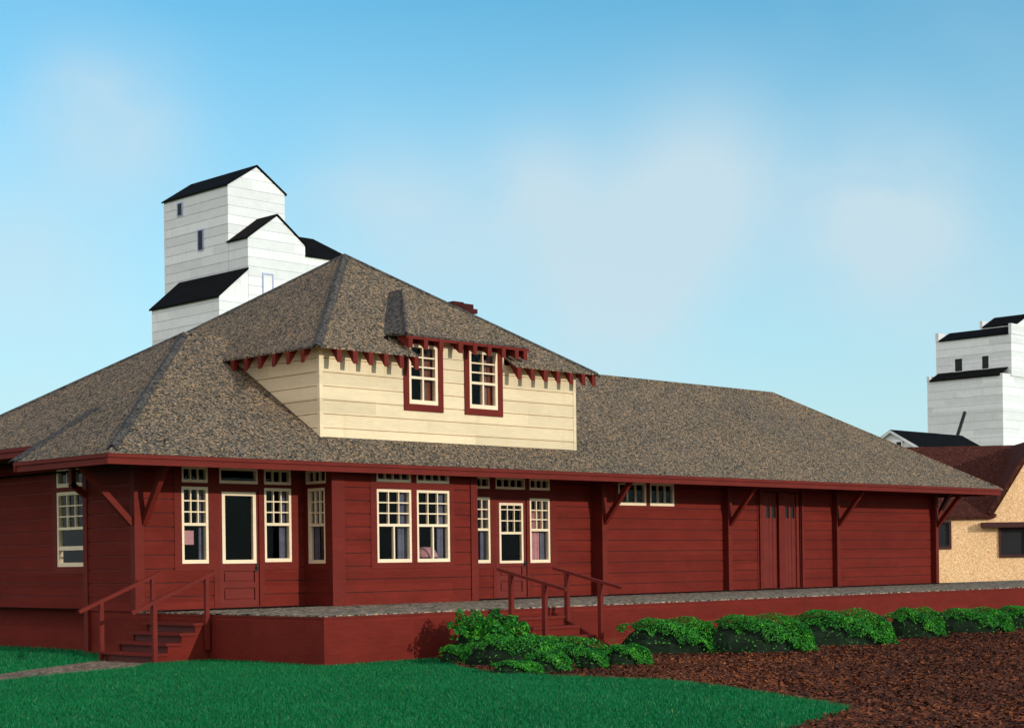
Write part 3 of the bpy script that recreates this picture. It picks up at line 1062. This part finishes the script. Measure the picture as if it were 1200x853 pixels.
# curtains and things seen through the windows
curtain(F0, 1.42, 1.52, 0.9, 2.2, 'grey_cloth', 'grey net curtain in the window left of the left glazed door')
curtain(F0, 3.28, 3.45, 0.9, 2.25, 'grey_cloth', 'grey net curtain in the window right of the left glazed door')
curtain(BAYE, -0.35, -0.20, 0.88, 2.2, 'grey_cloth', 'grey net curtain in the side window of the bay')
curtain(BAYF, 5.56, 5.79, 0.88, 2.22, 'grey_cloth', 'grey net curtain in the left window of the bay front')
curtain(BAYF, 6.62, 6.82, 0.88, 2.22, 'grey_cloth', 'grey net curtain in the right window of the bay front, beside the pink lampshade')
curtain(F0, 8.68, 8.84, 0.84, 2.15, 'grey_cloth', 'grey net curtain in the sidelight partly hidden by the bay')
curtain(F0, 10.12, 10.52, 0.84, 1.95, 'pink', 'long pink curtain in the window right of the right glazed door', 0.0)
curtain(F0, 10.53, 10.68, 0.84, 2.15, 'grey_cloth', 'grey net curtain beside the pink curtain, right of the right glazed door')
curtain(DF, 6.50, 6.74, 4.1, 5.1, 'brown_cloth', 'brown curtain in the left dormer window', 0.45)
curtain(DF, 6.75, 6.85, 4.1, 5.2, 'orange_cloth', 'orange curtain edge in the left dormer window')
curtain(DF, 8.25, 8.46, 4.1, 5.1, 'brown_cloth', 'brown curtain in the right dormer window')
curtain(DF, 8.47, 8.58, 4.1, 5.2, 'orange_cloth', 'orange curtain edge in the right dormer window')
mb = MB()
F0.box(mb, 1.02, 1.26, -0.035, -0.028, 1.20, 1.46)
tag(mb.build('notice', 'pink'), 'small pink notice stuck in the window beside the left door', 'notice')
# pink table lamp on a sill shelf in the bay
tl_ = thing('table_lamp', 'pink shaded table lamp standing inside the right bay window', 'lamp', (6.52, -0.55, 0.70))
lm = MB()
nseg = 20
prof = [(0.30, 0.92), (0.29, 0.98), (0.22, 1.07), (0.13, 1.12), (0.02, 1.13)]
for (ra, za), (rb, zb) in zip(prof, prof[1:]):
    for i in range(nseg):
        a0, a1 = 2 * math.pi * i / nseg, 2 * math.pi * (i + 1) / nseg
        lm.poly([(6.52 + ra * math.cos(a0), -.5 + ra * math.sin(a0), za), (6.52 + ra * math.cos(a1), -.5 + ra * math.sin(a1), za),
                 (6.52 + rb * math.cos(a1), -.5 + rb * math.sin(a1), zb), (6.52 + rb * math.cos(a0), -.5 + rb * math.sin(a0), zb)])
lm.build('lamp_shade', 'pink', tl_)
lm = MB(); lm.box(6.50, 6.54, -.52, -.48, 0.72, 1.10); lm.box(6.43, 6.61, -.59, -.41, 0.70, 0.72); lm.build('lamp_base', 'black', tl_)
tb = thing('side_table', 'dim side table inside the bay under the pink lamp', 'table', (6.42, -0.5, 0.01))
lm = MB(); lm.box(6.0, 6.85, -.76, -.2, 0.66, 0.70); lm.build('table_top', 'dark_interior', tb)
for xx, yy in ((6.03, -.73), (6.78, -.73), (6.03, -.27), (6.78, -.27)):
    lm = MB(); lm.box(xx, xx + .05, yy, yy + .05, 0.012, 0.66); lm.build('leg', 'dark_interior', tb)

# ------------------------------------------------------------------ platform
pf = thing('station_platform', 'long raised red platform with gravelled deck along the station front', 'platform', (0, -PW, GZ))
mb = MB()
mb.box(0.0, 70, -PW, 0.6, GZ - .05, -0.055)
mb.build('retaining_wall', 'red', pf)
mb = MB()
mb.poly([(-0.015, -PW - .015, 0), (70, -PW - .015, 0), (70, -0.001, 0), (-0.015, -0.001, 0)])
mb.poly([(-0.015, -PW - .015, 0), (70, -PW - .015, 0), (70, -PW - .015, -.02), (-0.015, -PW - .015, -.02)])
mb.poly([(-0.015, -PW - .015, 0), (-0.015, 0, 0), (-0.015, 0, -.02), (-0.015, -PW - .015, -.02)])
mb.build('deck', 'deck_gravel', pf)
mb = MB()
mb.box(-0.012, 70, -PW - .012, 0.0, -0.054, -0.021)
mb.build('edge_board', 'red_trim', pf)

# ------------------------------------------------------------------ stairs
# end stair, climbing towards +X
s = thing('wooden_stairs', 'red wooden steps with two sloping handrails at the left end of the platform', 'stairs', (-0.6, -1.5, GZ))
ya, yb = -2.24, -0.72
run, rise = 0.275, 0.16
pts = [(0.0, GZ - .03)]
stp = []
x = -4 * run
zz = GZ
prof = [(-.013, GZ - .03), (x, GZ - .03)]
for i in range(4):
    zz += rise
    prof.append((x, zz - .045)); prof.append((x + run, zz - .045)) if i < 3 else prof.append((-.013, zz - .045))
    x += run
for y_ in (ya, yb - .05):
    mb = MB()
    mb.prism([(px_, y_, pz_) for px_, pz_ in prof], (0, 0.05, 0))
    mb.build('stringer', 'red', s)
mb = MB()
for i in range(4):
    xx = -4 * run + i * run
    mb.box(xx + .02, xx + .04, ya + .05, yb - .05, GZ + i * rise - (.03 if i == 0 else 0.046), GZ + (i + 1) * rise - .046)
mb.build('riser', 'seam', s)
for i in range(4):
    xx = -4 * run + i * run
    mb = MB(); mb.box(xx - .05, xx + run + (.0 if i < 3 else -.016), ya - .03, yb + .03, GZ + (i + 1) * rise - .045, GZ + (i + 1) * rise); mb.build('tread', 'red_trim', s)
for y_ in (ya - .065, yb + .065):
    mb = MB()
    mb.beam((-1.55, y_, 0.048), (0.10, y_, 0.70), 0.06, 0.058, (0, 1, 0))
    mb.build('handrail', 'red_trim', s)
    for xx, zb_, ztp in ((-1.12, GZ, 0.20), (-0.08, -0.62, 0.62)):
        mb = MB(); mb.box(xx - .038, xx + .038, y_ - .032, y_ + .032, zb_, ztp); mb.build('post', 'red_trim', s)

# front stair, coming down towards -Y
s = thing('wooden_stairs', 'red wooden steps with handrails coming down the platform front behind low shrubs', 'stairs', (4.55, -6.0, GZ))
xa, xb = 3.90, 5.22
run2 = 0.34
for i in range(4):
    y_ = -PW - .02 - i * run2
    mb = MB(); mb.box(xa + .05, xb - .05, y_ - run2 - .03, y_, -rise * (i + 1) - .045, -rise * (i + 1)); mb.build('tread', 'red_trim', s)
mb = MB()
for i in range(4):
    y_ = -PW - .02 - i * run2
    mb.box(xa + .06, xb - .06, y_ - run2, y_ - run2 + .02, GZ, -rise * (i + 1) - .046)
mb.build('riser', 'red', s)
for xx in (xa, xb - .05):
    prof = [(-PW - .016, GZ - .03)]
    mb = MB()
    q = [(-PW - .016, GZ - .03), (-PW - .016, -.02)]
    mb.prism([(xx, -PW - .016, GZ - .03), (xx, -PW - 4 * run2, GZ - .03), (xx, -PW - 4 * run2, GZ + .14), (xx, -PW - .016, -.10)], (.05, 0, 0))
    mb.build('stringer', 'red', s)
for xx in (xa - .04, xb + .04):
    mb = MB(); mb.beam((xx, -PW + .02, 0.68), (xx, -PW - 1.60, 0.33), 0.06, 0.05, (1, 0, 0)); mb.build('handrail', 'red_trim', s)
    for dy, zb_ in ((-.30, -.30), (-1.10, GZ)):
        mb = MB(); mb.box(xx - .035, xx + .035, -PW + dy - .038, -PW + dy + .038, GZ, 0.68 + dy * .216 - .02); mb.build('post', 'red_trim', s)

# ------------------------------------------------------------------ shrubs
def shrub(cx_, cy_, hw, hd, ht, label, n, leaf, lumps, group, tall=False):
    root = thing('shrub', label, 'shrub', (cx_, cy_, GZ), group)
    a_, b_ = Vector((rgt.x, rgt.y, 0)), Vector((fwd.x, fwd.y, 0))
    # lumps along the picture-wide axis, deterministic per shrub
    ls = []
    for i in range(lumps):
        t = (i + .5) / lumps * 2 - 1 if lumps > 1 else 0
        r_ = 1.0 / lumps * 1.5 if lumps > 1 else 1.0
        hh = ht * (1 - 0.22 * t * t) * random.uniform(0.88, 1.0)
        ls.append((t * hw * (1 - r_ * .75), random.uniform(-.25, .25) * hd, hw * min(r_, 1.0) * (1.0 if lumps == 1 else 1.0), hd * random.uniform(.8, 1), hh))
    pos, nor = [], []
    per = n // lumps
    for (u, v, ru, rv, hh) in ls:
        d = rng.normal(size=(per * 3, 3))
        d[:, 2] = np.abs(d[:, 2])
        d /= np.linalg.norm(d, axis=1)[:, None]
        d = d[:per]
        ph = 1 + (0.05 + 0.07 * tall) * np.sin(d[:, 0] * 7 + u * 9) * np.sin(d[:, 1] * 8 + 1.3) + 0.04 * np.sin(d[:, 2] * 11 + d[:, 0] * 9)
        rad = ph * (1 - 0.16 * rng.random(len(d)) ** 2)
        if tall:
            rad *= 1 + 0.2 * np.abs(np.sin(d[:, 0] * 9 + 2)) * (d[:, 2] > .3)
        hor = np.sqrt(d[:, 0] ** 2 + d[:, 1] ** 2) + 1e-6
        k_ = hor ** -0.22
        pos.append(np.stack([u + d[:, 0] * k_ * ru * rad, v + d[:, 1] * k_ * rv * rad, hh * d[:, 2] ** 0.9 * rad], 1))
        nor.append(d)
    p = np.concatenate(pos); nn = np.concatenate(nor)
    # leaves left out low on the west side; bared dark core paints shade
    rel = p[:, 2] / ht
    edge = 0.62 - 0.62 * np.clip(nn[:, 0] * 0.75 + nn[:, 1] * 0.1 + 0.35, 0, 1) + 0.07 * np.sin(p[:, 0] * 11 + 2) + 0.05 * np.sin(p[:, 0] * 27)
    shade_zone = (rel < edge) & (rel > 0.0)
    k = (p[:, 2] > 0.008) & ~(shade_zone & (rng.random(len(p)) < 0.965))
    p, nn = p[k], nn[k]
    m_ = len(p)
    t1 = rng.normal(size=(m_, 3)); dirn = nn * 0.9 + rng.normal(size=(m_, 3)) * 0.55 + np.array([0, 0, .25])
    dirn /= np.linalg.norm(dirn, axis=1)[:, None]
    t1 -= dirn * (t1 * dirn).sum(1)[:, None]
    t1 /= np.linalg.norm(t1, axis=1)[:, None]
    t2 = np.cross(dirn, t1)
    sz = leaf * rng.uniform(0.6, 1.25, m_)[:, None]
    loc = np.zeros((m_, 4, 3))
    for q, (i, j) in enumerate(((-1, 0), (0, -.42), (1, 0), (0, .42))):
        loc[:, q] = p + t1 * sz * i + t2 * sz * j + dirn * (0.12 * sz if j else 0)
    W = np.zeros_like(loc)
    W[..., 0] = cx_ + loc[..., 0] * a_.x + loc[..., 1] * b_.x
    W[..., 1] = cy_ + loc[..., 0] * a_.y + loc[..., 1] * b_.y
    W[..., 2] = GZ + np.maximum(loc[..., 2], 0.0)
    clump = 0.5 + 0.5 * np.sin(p[:, 0] * 9) * np.sin(p[:, 1] * 8 + 1) * np.sin(p[:, 2] * 12 + 2)
    tri_mesh('foliage', W, 4, np.clip(rng.beta(2.2, 2.2, m_) * .8 + .35 * (clump - .4), 0, 1), 'leaf', root)
    # twiggy middle
    mb = MB()
    for (u, v, ru, rv, hh) in ls:
        for i in range(26):
            t = random.uniform(0, 2 * math.pi)
            e = random.uniform(.15, 1.0)
            q = Vector((u + math.cos(t) * ru * .78 * (1 - e * .5), v + math.sin(t) * rv * .78 * (1 - e * .5), hh * (.2 + .62 * e)))
            s0 = Vector((u + random.uniform(-.2, .2) * ru, v + random.uniform(-.2, .2) * rv, 0.0))
            A = Vector((cx_, cy_, GZ)) + a_ * s0.x + b_ * s0.y
            B = Vector((cx_, cy_, GZ)) + a_ * q.x + b_ * q.y + Vector((0, 0, q.z))
            mb.beam(A, B, 0.016, 0.016)
        # uneven dark core: the shade under the leaves put into colour
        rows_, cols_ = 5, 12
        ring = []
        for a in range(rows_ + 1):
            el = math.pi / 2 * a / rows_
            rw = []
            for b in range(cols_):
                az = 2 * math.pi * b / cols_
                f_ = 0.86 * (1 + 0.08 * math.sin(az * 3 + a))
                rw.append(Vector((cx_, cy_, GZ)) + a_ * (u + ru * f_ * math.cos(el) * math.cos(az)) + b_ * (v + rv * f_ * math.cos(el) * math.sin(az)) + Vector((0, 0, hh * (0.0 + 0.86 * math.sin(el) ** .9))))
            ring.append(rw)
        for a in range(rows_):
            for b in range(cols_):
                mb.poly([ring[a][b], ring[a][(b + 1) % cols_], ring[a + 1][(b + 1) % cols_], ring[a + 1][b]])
    mb.build('stems_and_dark_core', 'twig_shade', root)
    return root


G1, G2 = 'shrubs at the foot of the front steps', 'rounded shrubs in a row along the platform'
shrub(1.76, -6.50, 0.30, 0.28, 0.30, 'tiny low shrub at the far left edge of the shrubs, on the lawn', 4000, 0.024, 1, G1)
shrub(2.55, -6.45, 0.72, 0.5, 0.74, 'tall loose shrub with ragged top left of the front steps', 8500, 0.042, 2, G1, True)
shrub(2.10, -7.90, 1.26, 0.55, 0.50, 'long low spreading shrub in front of the front steps', 15000, 0.024, 2, G1)
shrub(0.53, -9.10, 0.42, 0.3, 0.22, 'flattest little shrub nearest the lawn, at the front left of the mulch', 4500, 0.021, 1, G1)
shrub(1.05, -9.22, 0.38, 0.3, 0.32, 'small dome shrub second from the left in the front cluster', 4500, 0.021, 1, G1)
shrub(1.88, -9.32, 0.28, 0.28, 0.31, 'narrow small shrub between two wider ones in the front cluster', 3800, 0.021, 1, G1)
shrub(2.78, -9.20, 0.45, 0.35, 0.37, 'small shrub at the right end of the front cluster on the mulch', 5500, 0.022, 1, G1)
shrub(5.75, -7.55, 1.02, 0.65, 0.68, 'wide round shrub right of the front steps, first of the platform row', 16000, 0.024, 1, G2)
shrub(6.74, -8.62, 1.10, 0.65, 0.72, 'largest round shrub of the row, standing forward on the mulch', 17000, 0.024, 1, G2)
shrub(9.38, -8.48, 1.14, 0.65, 0.66, 'broad flat topped shrub in the middle of the platform row', 17000, 0.024, 1, G2)
shrub(12.25, -8.40, 0.65, 0.5, 0.66, 'compact ball shaped shrub right of the broad flat topped one', 9500, 0.024, 1, G2)
shrub(14.72, -8.15, 0.96, 0.55, 0.58, 'low shrub beyond the ball shaped one near the right edge', 12000, 0.024, 1, G2)
shrub(17.1, -8.10, 0.95, 0.55, 0.53, 'farthest shrub of the row at the right edge of the picture', 11000, 0.024, 1, G2)


# ------------------------------------------------------------------ grain elevator behind, left
def gable_roof(name, x0, x1, y0, y1, ze, zr, parent, ov=0.12, t=0.10, mat='black_roof'):
    """ridge along Y"""
    xm = (x0 + x1) / 2
    k = (zr - ze) / (xm - x0)
    mb = MB()
    for sgn, xe in ((-1, x0 - ov), (1, x1 + ov)):
        zo = ze - ov * k
        mb.hexa([(xe, y0 - ov, zo), (xm, y0 - ov, zr), (xm, y1 + ov, zr), (xe, y1 + ov, zo),
                 (xe, y0 - ov, zo + t), (xm, y0 - ov, zr + t), (xm, y1 + ov, zr + t), (xe, y1 + ov, zo + t)])
    return mb.build(name, mat, parent)


def block(mb, x0, x1, y0, y1, z0, z1, gable=None, pitch=0.62, gap=0.05, mi=(0, 1)):
    """boarded box; gable = ridge height for pointed -Y and +Y ends"""
    mb.box(x0, x1, y0, y1, z0, z1, mi[0])
    Plane('E', x0).siding(mb, (y0 - .03, y1, z0, z1), [], pitch, gap, mi[1], 0.04)
    Plane('F', y0).siding(mb, (x0 - .03, x1, z0, z1), [], pitch, gap, mi[1], 0.04)
    Plane('R', x1).siding(mb, (y0, y1, z0, z1), [], pitch, gap, mi[1], 0.04)
    if gable:
        xm = (x0 + x1) / 2
        z = z1
        while z < gable - 0.02:
            a, b = z, min(z + pitch - gap, gable)
            fa, fb_ = (gable - a) / (gable - z1), (gable - b) / (gable - z1)
            w0, w1_ = (xm - x0) * fa, (xm - x0) * fb_
            mb.prism([(xm - w0, y0 - .04, a), (xm + w0, y0 - .04, a), (xm + w1_, y0 - .04, b), (xm - w1_, y0 - .04, b)], (0, .08, 0), mi[1])
            z += pitch
        mb.prism([(x0, y0, z1), (x1, y0, z1), (xm, y0, gable)], (0, y1 - y0, 0), mi[0])


def hatch(pl, r, parent, trim='blue_trim', tw=0.09):
    u0, u1, z0, z1 = r
    mb = MB()
    pl.region(mb, (u0 - tw, u1 + tw, z0 - tw * .6, z1 + tw), [r], 0.0, 0.09, 0)
    w = mb.build('window_frame', trim, parent)
    mb = MB()
    pl.box(mb, u0, u1, 0.0, 0.055, z0, z1)
    mb.build('window_pane', 'black', w)
    return w


el = thing('grain_elevator', 'tall white boarded grain elevator with black gable roofs behind the station roof', 'grain elevator', (51.4, 68, GZ))
X0 = 49.03
mb = MB()
block(mb, X0, 53.68, 65.87, 73.4, GZ, 25.95, 27.44)
mb.build('headhouse', ['white_seam', 'white'], el)
gable_roof('headhouse_roof', X0, 53.68, 65.87, 73.4, 25.97, 27.5, el, 0.14)
mb = MB()
block(mb, X0 + .0, 53.68, 63.70, 65.80, GZ, 22.15, 23.82)
mb.build('annex', ['white_seam', 'white'], el)
gable_roof('annex_roof', X0, 53.68, 63.70, 65.80, 22.17, 23.88, el, 0.14)
# lean-to along the left side
mb = MB()
block(mb, 46.72, X0 - .06, 63.72, 71.5, GZ, 18.10)
mb.prism([(46.72, 63.68, 18.10), (X0 - .05, 63.68, 18.10), (X0 - .05, 63.68, 20.0)], (0, .05, 0), 1)
mb.prism([(46.72, 71.45, 18.10), (X0 - .05, 71.45, 18.10), (X0 - .05, 71.45, 20.0)], (0, .05, 0), 1)
mb.build('lean_to', ['white_seam', 'white'], el)
mb = MB()
mb.prism([(46.55, 63.58, 17.98), (X0 - .05, 63.58, 20.06), (X0 - .05, 63.58, 20.18), (46.55, 63.58, 18.10)], (0, 8.05, 0))
mb.build('lean_to_roof', 'black_roof', el)
# hipped annex at the right
mb = MB()
block(mb, 53.75, 60.3, 66.5, 71.5, GZ, 22.2)
mb.build('annex', ['white_seam', 'white'], el)
mb = MB()
a, b, c, d = (53.7, 66.2, 22.1), (60.75, 66.2, 22.1), (60.75, 71.8, 22.1), (53.7, 71.8, 22.1)
r0, r1 = (53.7, 69.0, 24.0), (58.6, 69.0, 24.0)
mb.poly([a, b, r1, r0]); mb.poly([b, c, r1]); mb.poly([c, d, r0, r1]); mb.poly([d, a, r0]); mb.poly([a, b, c, d])
mb.build('annex_roof', 'black_roof', el)
EP = Plane('E', X0)
hatch(EP, (71.15, 71.65, 24.75, 25.55), el)
hatch(EP, (68.72, 69.26, 22.05, 23.35), el)
mb = MB()
FP = Plane('F', 63.70)
FP.region(mb, (50.10, 51.0, 17.6, 19.95), [(50.2, 50.9, 17.65, 19.85)], 0.0, 0.10, 0)
FP.box(mb, 50.2, 50.9, 0.0, 0.06, 17.65, 19.85, 1)
mb.build('loading_door', ['blue_trim', 'white'], el)

# ------------------------------------------------------------------ grain elevator, right
el = thing('grain_elevator', 'white stepped grain elevator with two square windows at the right edge', 'grain elevator', (134, 58, GZ))
mb = MB()
block(mb, 129.5, 141, 54.1, 62.2, GZ, 17.8, None, 0.8, 0.06)
mb.build('lower_storey', ['white_seam', 'white'], el)
mb = MB()
mb.prism([(129.3, 54.35, 17.78), (131.05, 54.35, 18.62), (131.05, 54.35, 18.74), (129.3, 54.35, 17.90)], (0, 7.55, 0))
mb.build('lower_roof', 'black_roof', el)
mb = MB()
mb.box(129.46, 131.2, 61.92, 62.24, 17.81, 18.35)
mb.build('parapet', 'white', el)
mb = MB()
mb.box(129.46, 131.0, 54.05, 54.33, 17.81, 18.0)
mb.build('parapet', 'white', el)
mb = MB()
block(mb, 131.06, 139.5, 54.0, 62.1, 17.82, 21.85, None, 0.8, 0.06)
mb.build('upper_storey', ['white_seam', 'white'], el)
mb = MB()
mb.prism([(130.9, 54.25, 21.83), (133.0, 54.25, 22.75), (133.0, 54.25, 22.87), (130.9, 54.25, 21.95)], (0, 7.5, 0))
mb.build('upper_roof', 'black_roof', el)
mb = MB()
mb.box(131.0, 132.6, 61.78, 62.14, 21.86, 22.72)
mb.build('parapet', 'white', el)
mb = MB()
mb.box(131.02, 139.5, 53.93, 54.24, 21.86, 22.85)
mb.build('parapet', 'white', el)
mb = MB()
block(mb, 133.05, 137.6, 54.5, 58.3, 21.86, 23.0, None, 0.8, 0.06)
mb.prism([(133.0, 54.46, 23.0), (137.6, 54.46, 23.0), (135.3, 54.46, 24.1)], (0, 3.8, 0), 1)
mb.build('cupola', ['white_seam', 'white'], el)
mb = MB()
mb.prism([(132.9, 54.3, 22.98), (135.3, 54.3, 24.1), (137.75, 54.3, 22.98), (137.75, 54.3, 23.1), (135.3, 54.3, 24.22), (132.9, 54.3, 23.1)], (0, 3.78, 0))
mb.build('cupola_roof', 'black_roof', el)
mb = MB()
mb.box(133.0, 134.2, 58.1, 58.4, 23.0, 23.7)
mb.build('parapet', 'white', el)
EP = Plane('E', 131.06)
hatch(EP, (59.2, 60.0, 18.75, 19.97), el, 'white', 0.16)
hatch(EP, (56.35, 57.05, 18.75, 19.97), el, 'white', 0.16)

# ------------------------------------------------------------------ white gabled shed
sh = thing('gabled_shed', 'small white shed with long black gable roof in front of the right elevator', 'shed', (60, 20.3, GZ))
mb = MB()
ya_, yb_ = 18.9, 22.0
ym, zr_, ze_ = 20.45, 7.05, 6.2
mb.box(57.1, 63.2, ya_, yb_, GZ, ze_, 0)
mb.prism([(57.1, ya_, ze_), (57.1, yb_, ze_), (57.1, ym, zr_)], (6.1, 0, 0), 0)
mb.build('wall', 'white', sh)
mb = MB()
for ys in (ya_ - .3, yb_ + .3):
    k = (zr_ - ze_) / (yb_ - ym)
    zo = ze_ - .3 * k
    mb.hexa([(56.98, ys, zo), (63.9, ys, zo), (63.9, ym, zr_ + .02), (56.98, ym, zr_ + .02), (56.98, ys, zo + .1), (63.9, ys, zo + .1), (63.9, ym, zr_ + .12), (56.98, ym, zr_ + .12)])
mb.build('roof', 'black_roof', sh)
mb = MB()
for ys in (ya_ - .3, yb_ + .3):
    zo = ze_ - .3 * k - .02
    mb.hexa([(56.93, ys, zo - .1), (56.979, ys, zo - .1), (56.979, ym, zr_ - .04), (56.93, ym, zr_ - .04), (56.93, ys, zo + .06), (56.979, ys, zo + .06), (56.979, ym, zr_ + .08), (56.93, ym, zr_ + .08)])
mb.build('bargeboard', 'white', sh)
hatch(Plane('E', 57.1), (19.85, 20.15, 6.2, 6.52), sh, 'white', 0.06)
mb = MB()
nn_ = 10
pa, pb_ = Vector((64.0 - .6, 20.5, 6.9)), Vector((64.35, 20.5, 8.45))
mb.beam(pa, pb_, 0.13, 0.13)
mb.build('stove_pipe', 'black', sh)

# ------------------------------------------------------------------ beige house
hs = thing('stucco_house', 'beige stucco house with steep dark brown roof at the right edge', 'house', (40.2, 5.0, GZ))
nrm_ang = R(221)
hn = Vector((math.cos(nrm_ang), math.sin(nrm_ang), 0))       # facade normal
hu = Vector((-hn.y, hn.x, 0))                                # along the facade
if hu.dot(rgt) < 0: hu = -hu
HO = Vector((39.72, 5.21, 0))                                # foot of the gable's left rake


def hp(u, d, z):
    q = HO + hu * u + hn * d
    return (q.x, q.y, z)


class HPlane(Plane):
    def __init__(s): pass
    def P(s, u, d, z): return hp(u, d, z)


HPn = HPlane()
ze, zg = 2.24, 4.68
mb = MB()
wins = [(-2.30, -1.58, 1.14, 2.0), (0.30, 2.10, 0.80, 1.74)]
HPn.region(mb, (-4.5, 6.0, GZ, ze), wins, -0.15, 0.0, 0)
ug = 0.02
gw = (zg - ze) / 1.62
mb.prism([hp(ug, -0.15, ze), hp(ug + 2 * gw, -0.15, ze), hp(ug + gw, -0.15, zg)], hn * 0.15)
mb.prism([hp(-4.5, -0.2, GZ), hp(-4.5, -7.5, GZ), hp(-4.5, -7.5, ze), hp(-4.5, -3.8, 4.95), hp(-4.5, -0.2, ze)], hu * 0.15)
mb.build('wall', 'stucco', hs)
mb = MB()
RZ = 5.05
mb.hexa([hp(-5.0, .14, ze - .12), hp(ug - .04, .10, ze - .12), hp(6.5, -3.7, RZ - .12), hp(-5.0, -3.7, RZ - .12),
         hp(-5.0, .14, ze), hp(ug - .04, .10, ze), hp(6.5, -3.7, RZ), hp(-5.0, -3.7, RZ)])
mb.hexa([hp(-5.0, -3.7, RZ - .12), hp(6.5, -3.7, RZ - .12), hp(6.5, -7.8, ze - .12), hp(-5, -7.8, ze - .12),
         hp(-5.0, -3.7, RZ), hp(6.5, -3.7, RZ), hp(6.5, -7.8, ze), hp(-5, -7.8, ze)])
mb.hexa([hp(ug - .06, .12, ze + .02), hp(ug + gw, .12, zg + .1), hp(ug + gw, -3.4, zg + .1), hp(ug - .18, -3.4, ze - .2),
         hp(ug - .20, .12, ze + .10), hp(ug + gw, .12, zg + .34), hp(ug + gw, -3.4, zg + .34), hp(ug - .32, -3.4, ze - .1)])
mb.hexa([hp(ug + 2 * gw + .18, .3, ze - .2), hp(ug + gw, .12, zg + .1), hp(ug + gw, -3.4, zg + .1), hp(ug + 2 * gw + .18, -3.4, ze - .2),
         hp(ug + 2 * gw + .32, .3, ze - .1), hp(ug + gw, .12, zg + .34), hp(ug + gw, -3.4, zg + .34), hp(ug + 2 * gw + .32, -3.4, ze - .1)])
mb.build('roof', 'brown_roof', hs)
for r_ in wins:
    mb = MB()
    HPn.region(mb, (r_[0] - .08, r_[1] + .08, r_[2] - .1, r_[3] + .08), [r_] if r_[0] < 0 else [(r_[0], 1.16, r_[2], r_[3]), (1.26, r_[1], r_[2], r_[3])], -0.05, 0.05)
    w = mb.build('window', 'brown_trim', hs)
    g = MB()
    HPn.box(g, r_[0], r_[1], -0.06, -0.03, r_[2], r_[3])
    g.build('glass', 'black', w)
mb = MB()
HPn.region(mb, (-0.42, 2.6, 1.80, 1.99), [], 0.002, 0.30, 0, True)
mb.build('window_hood', 'brown_trim', hs)
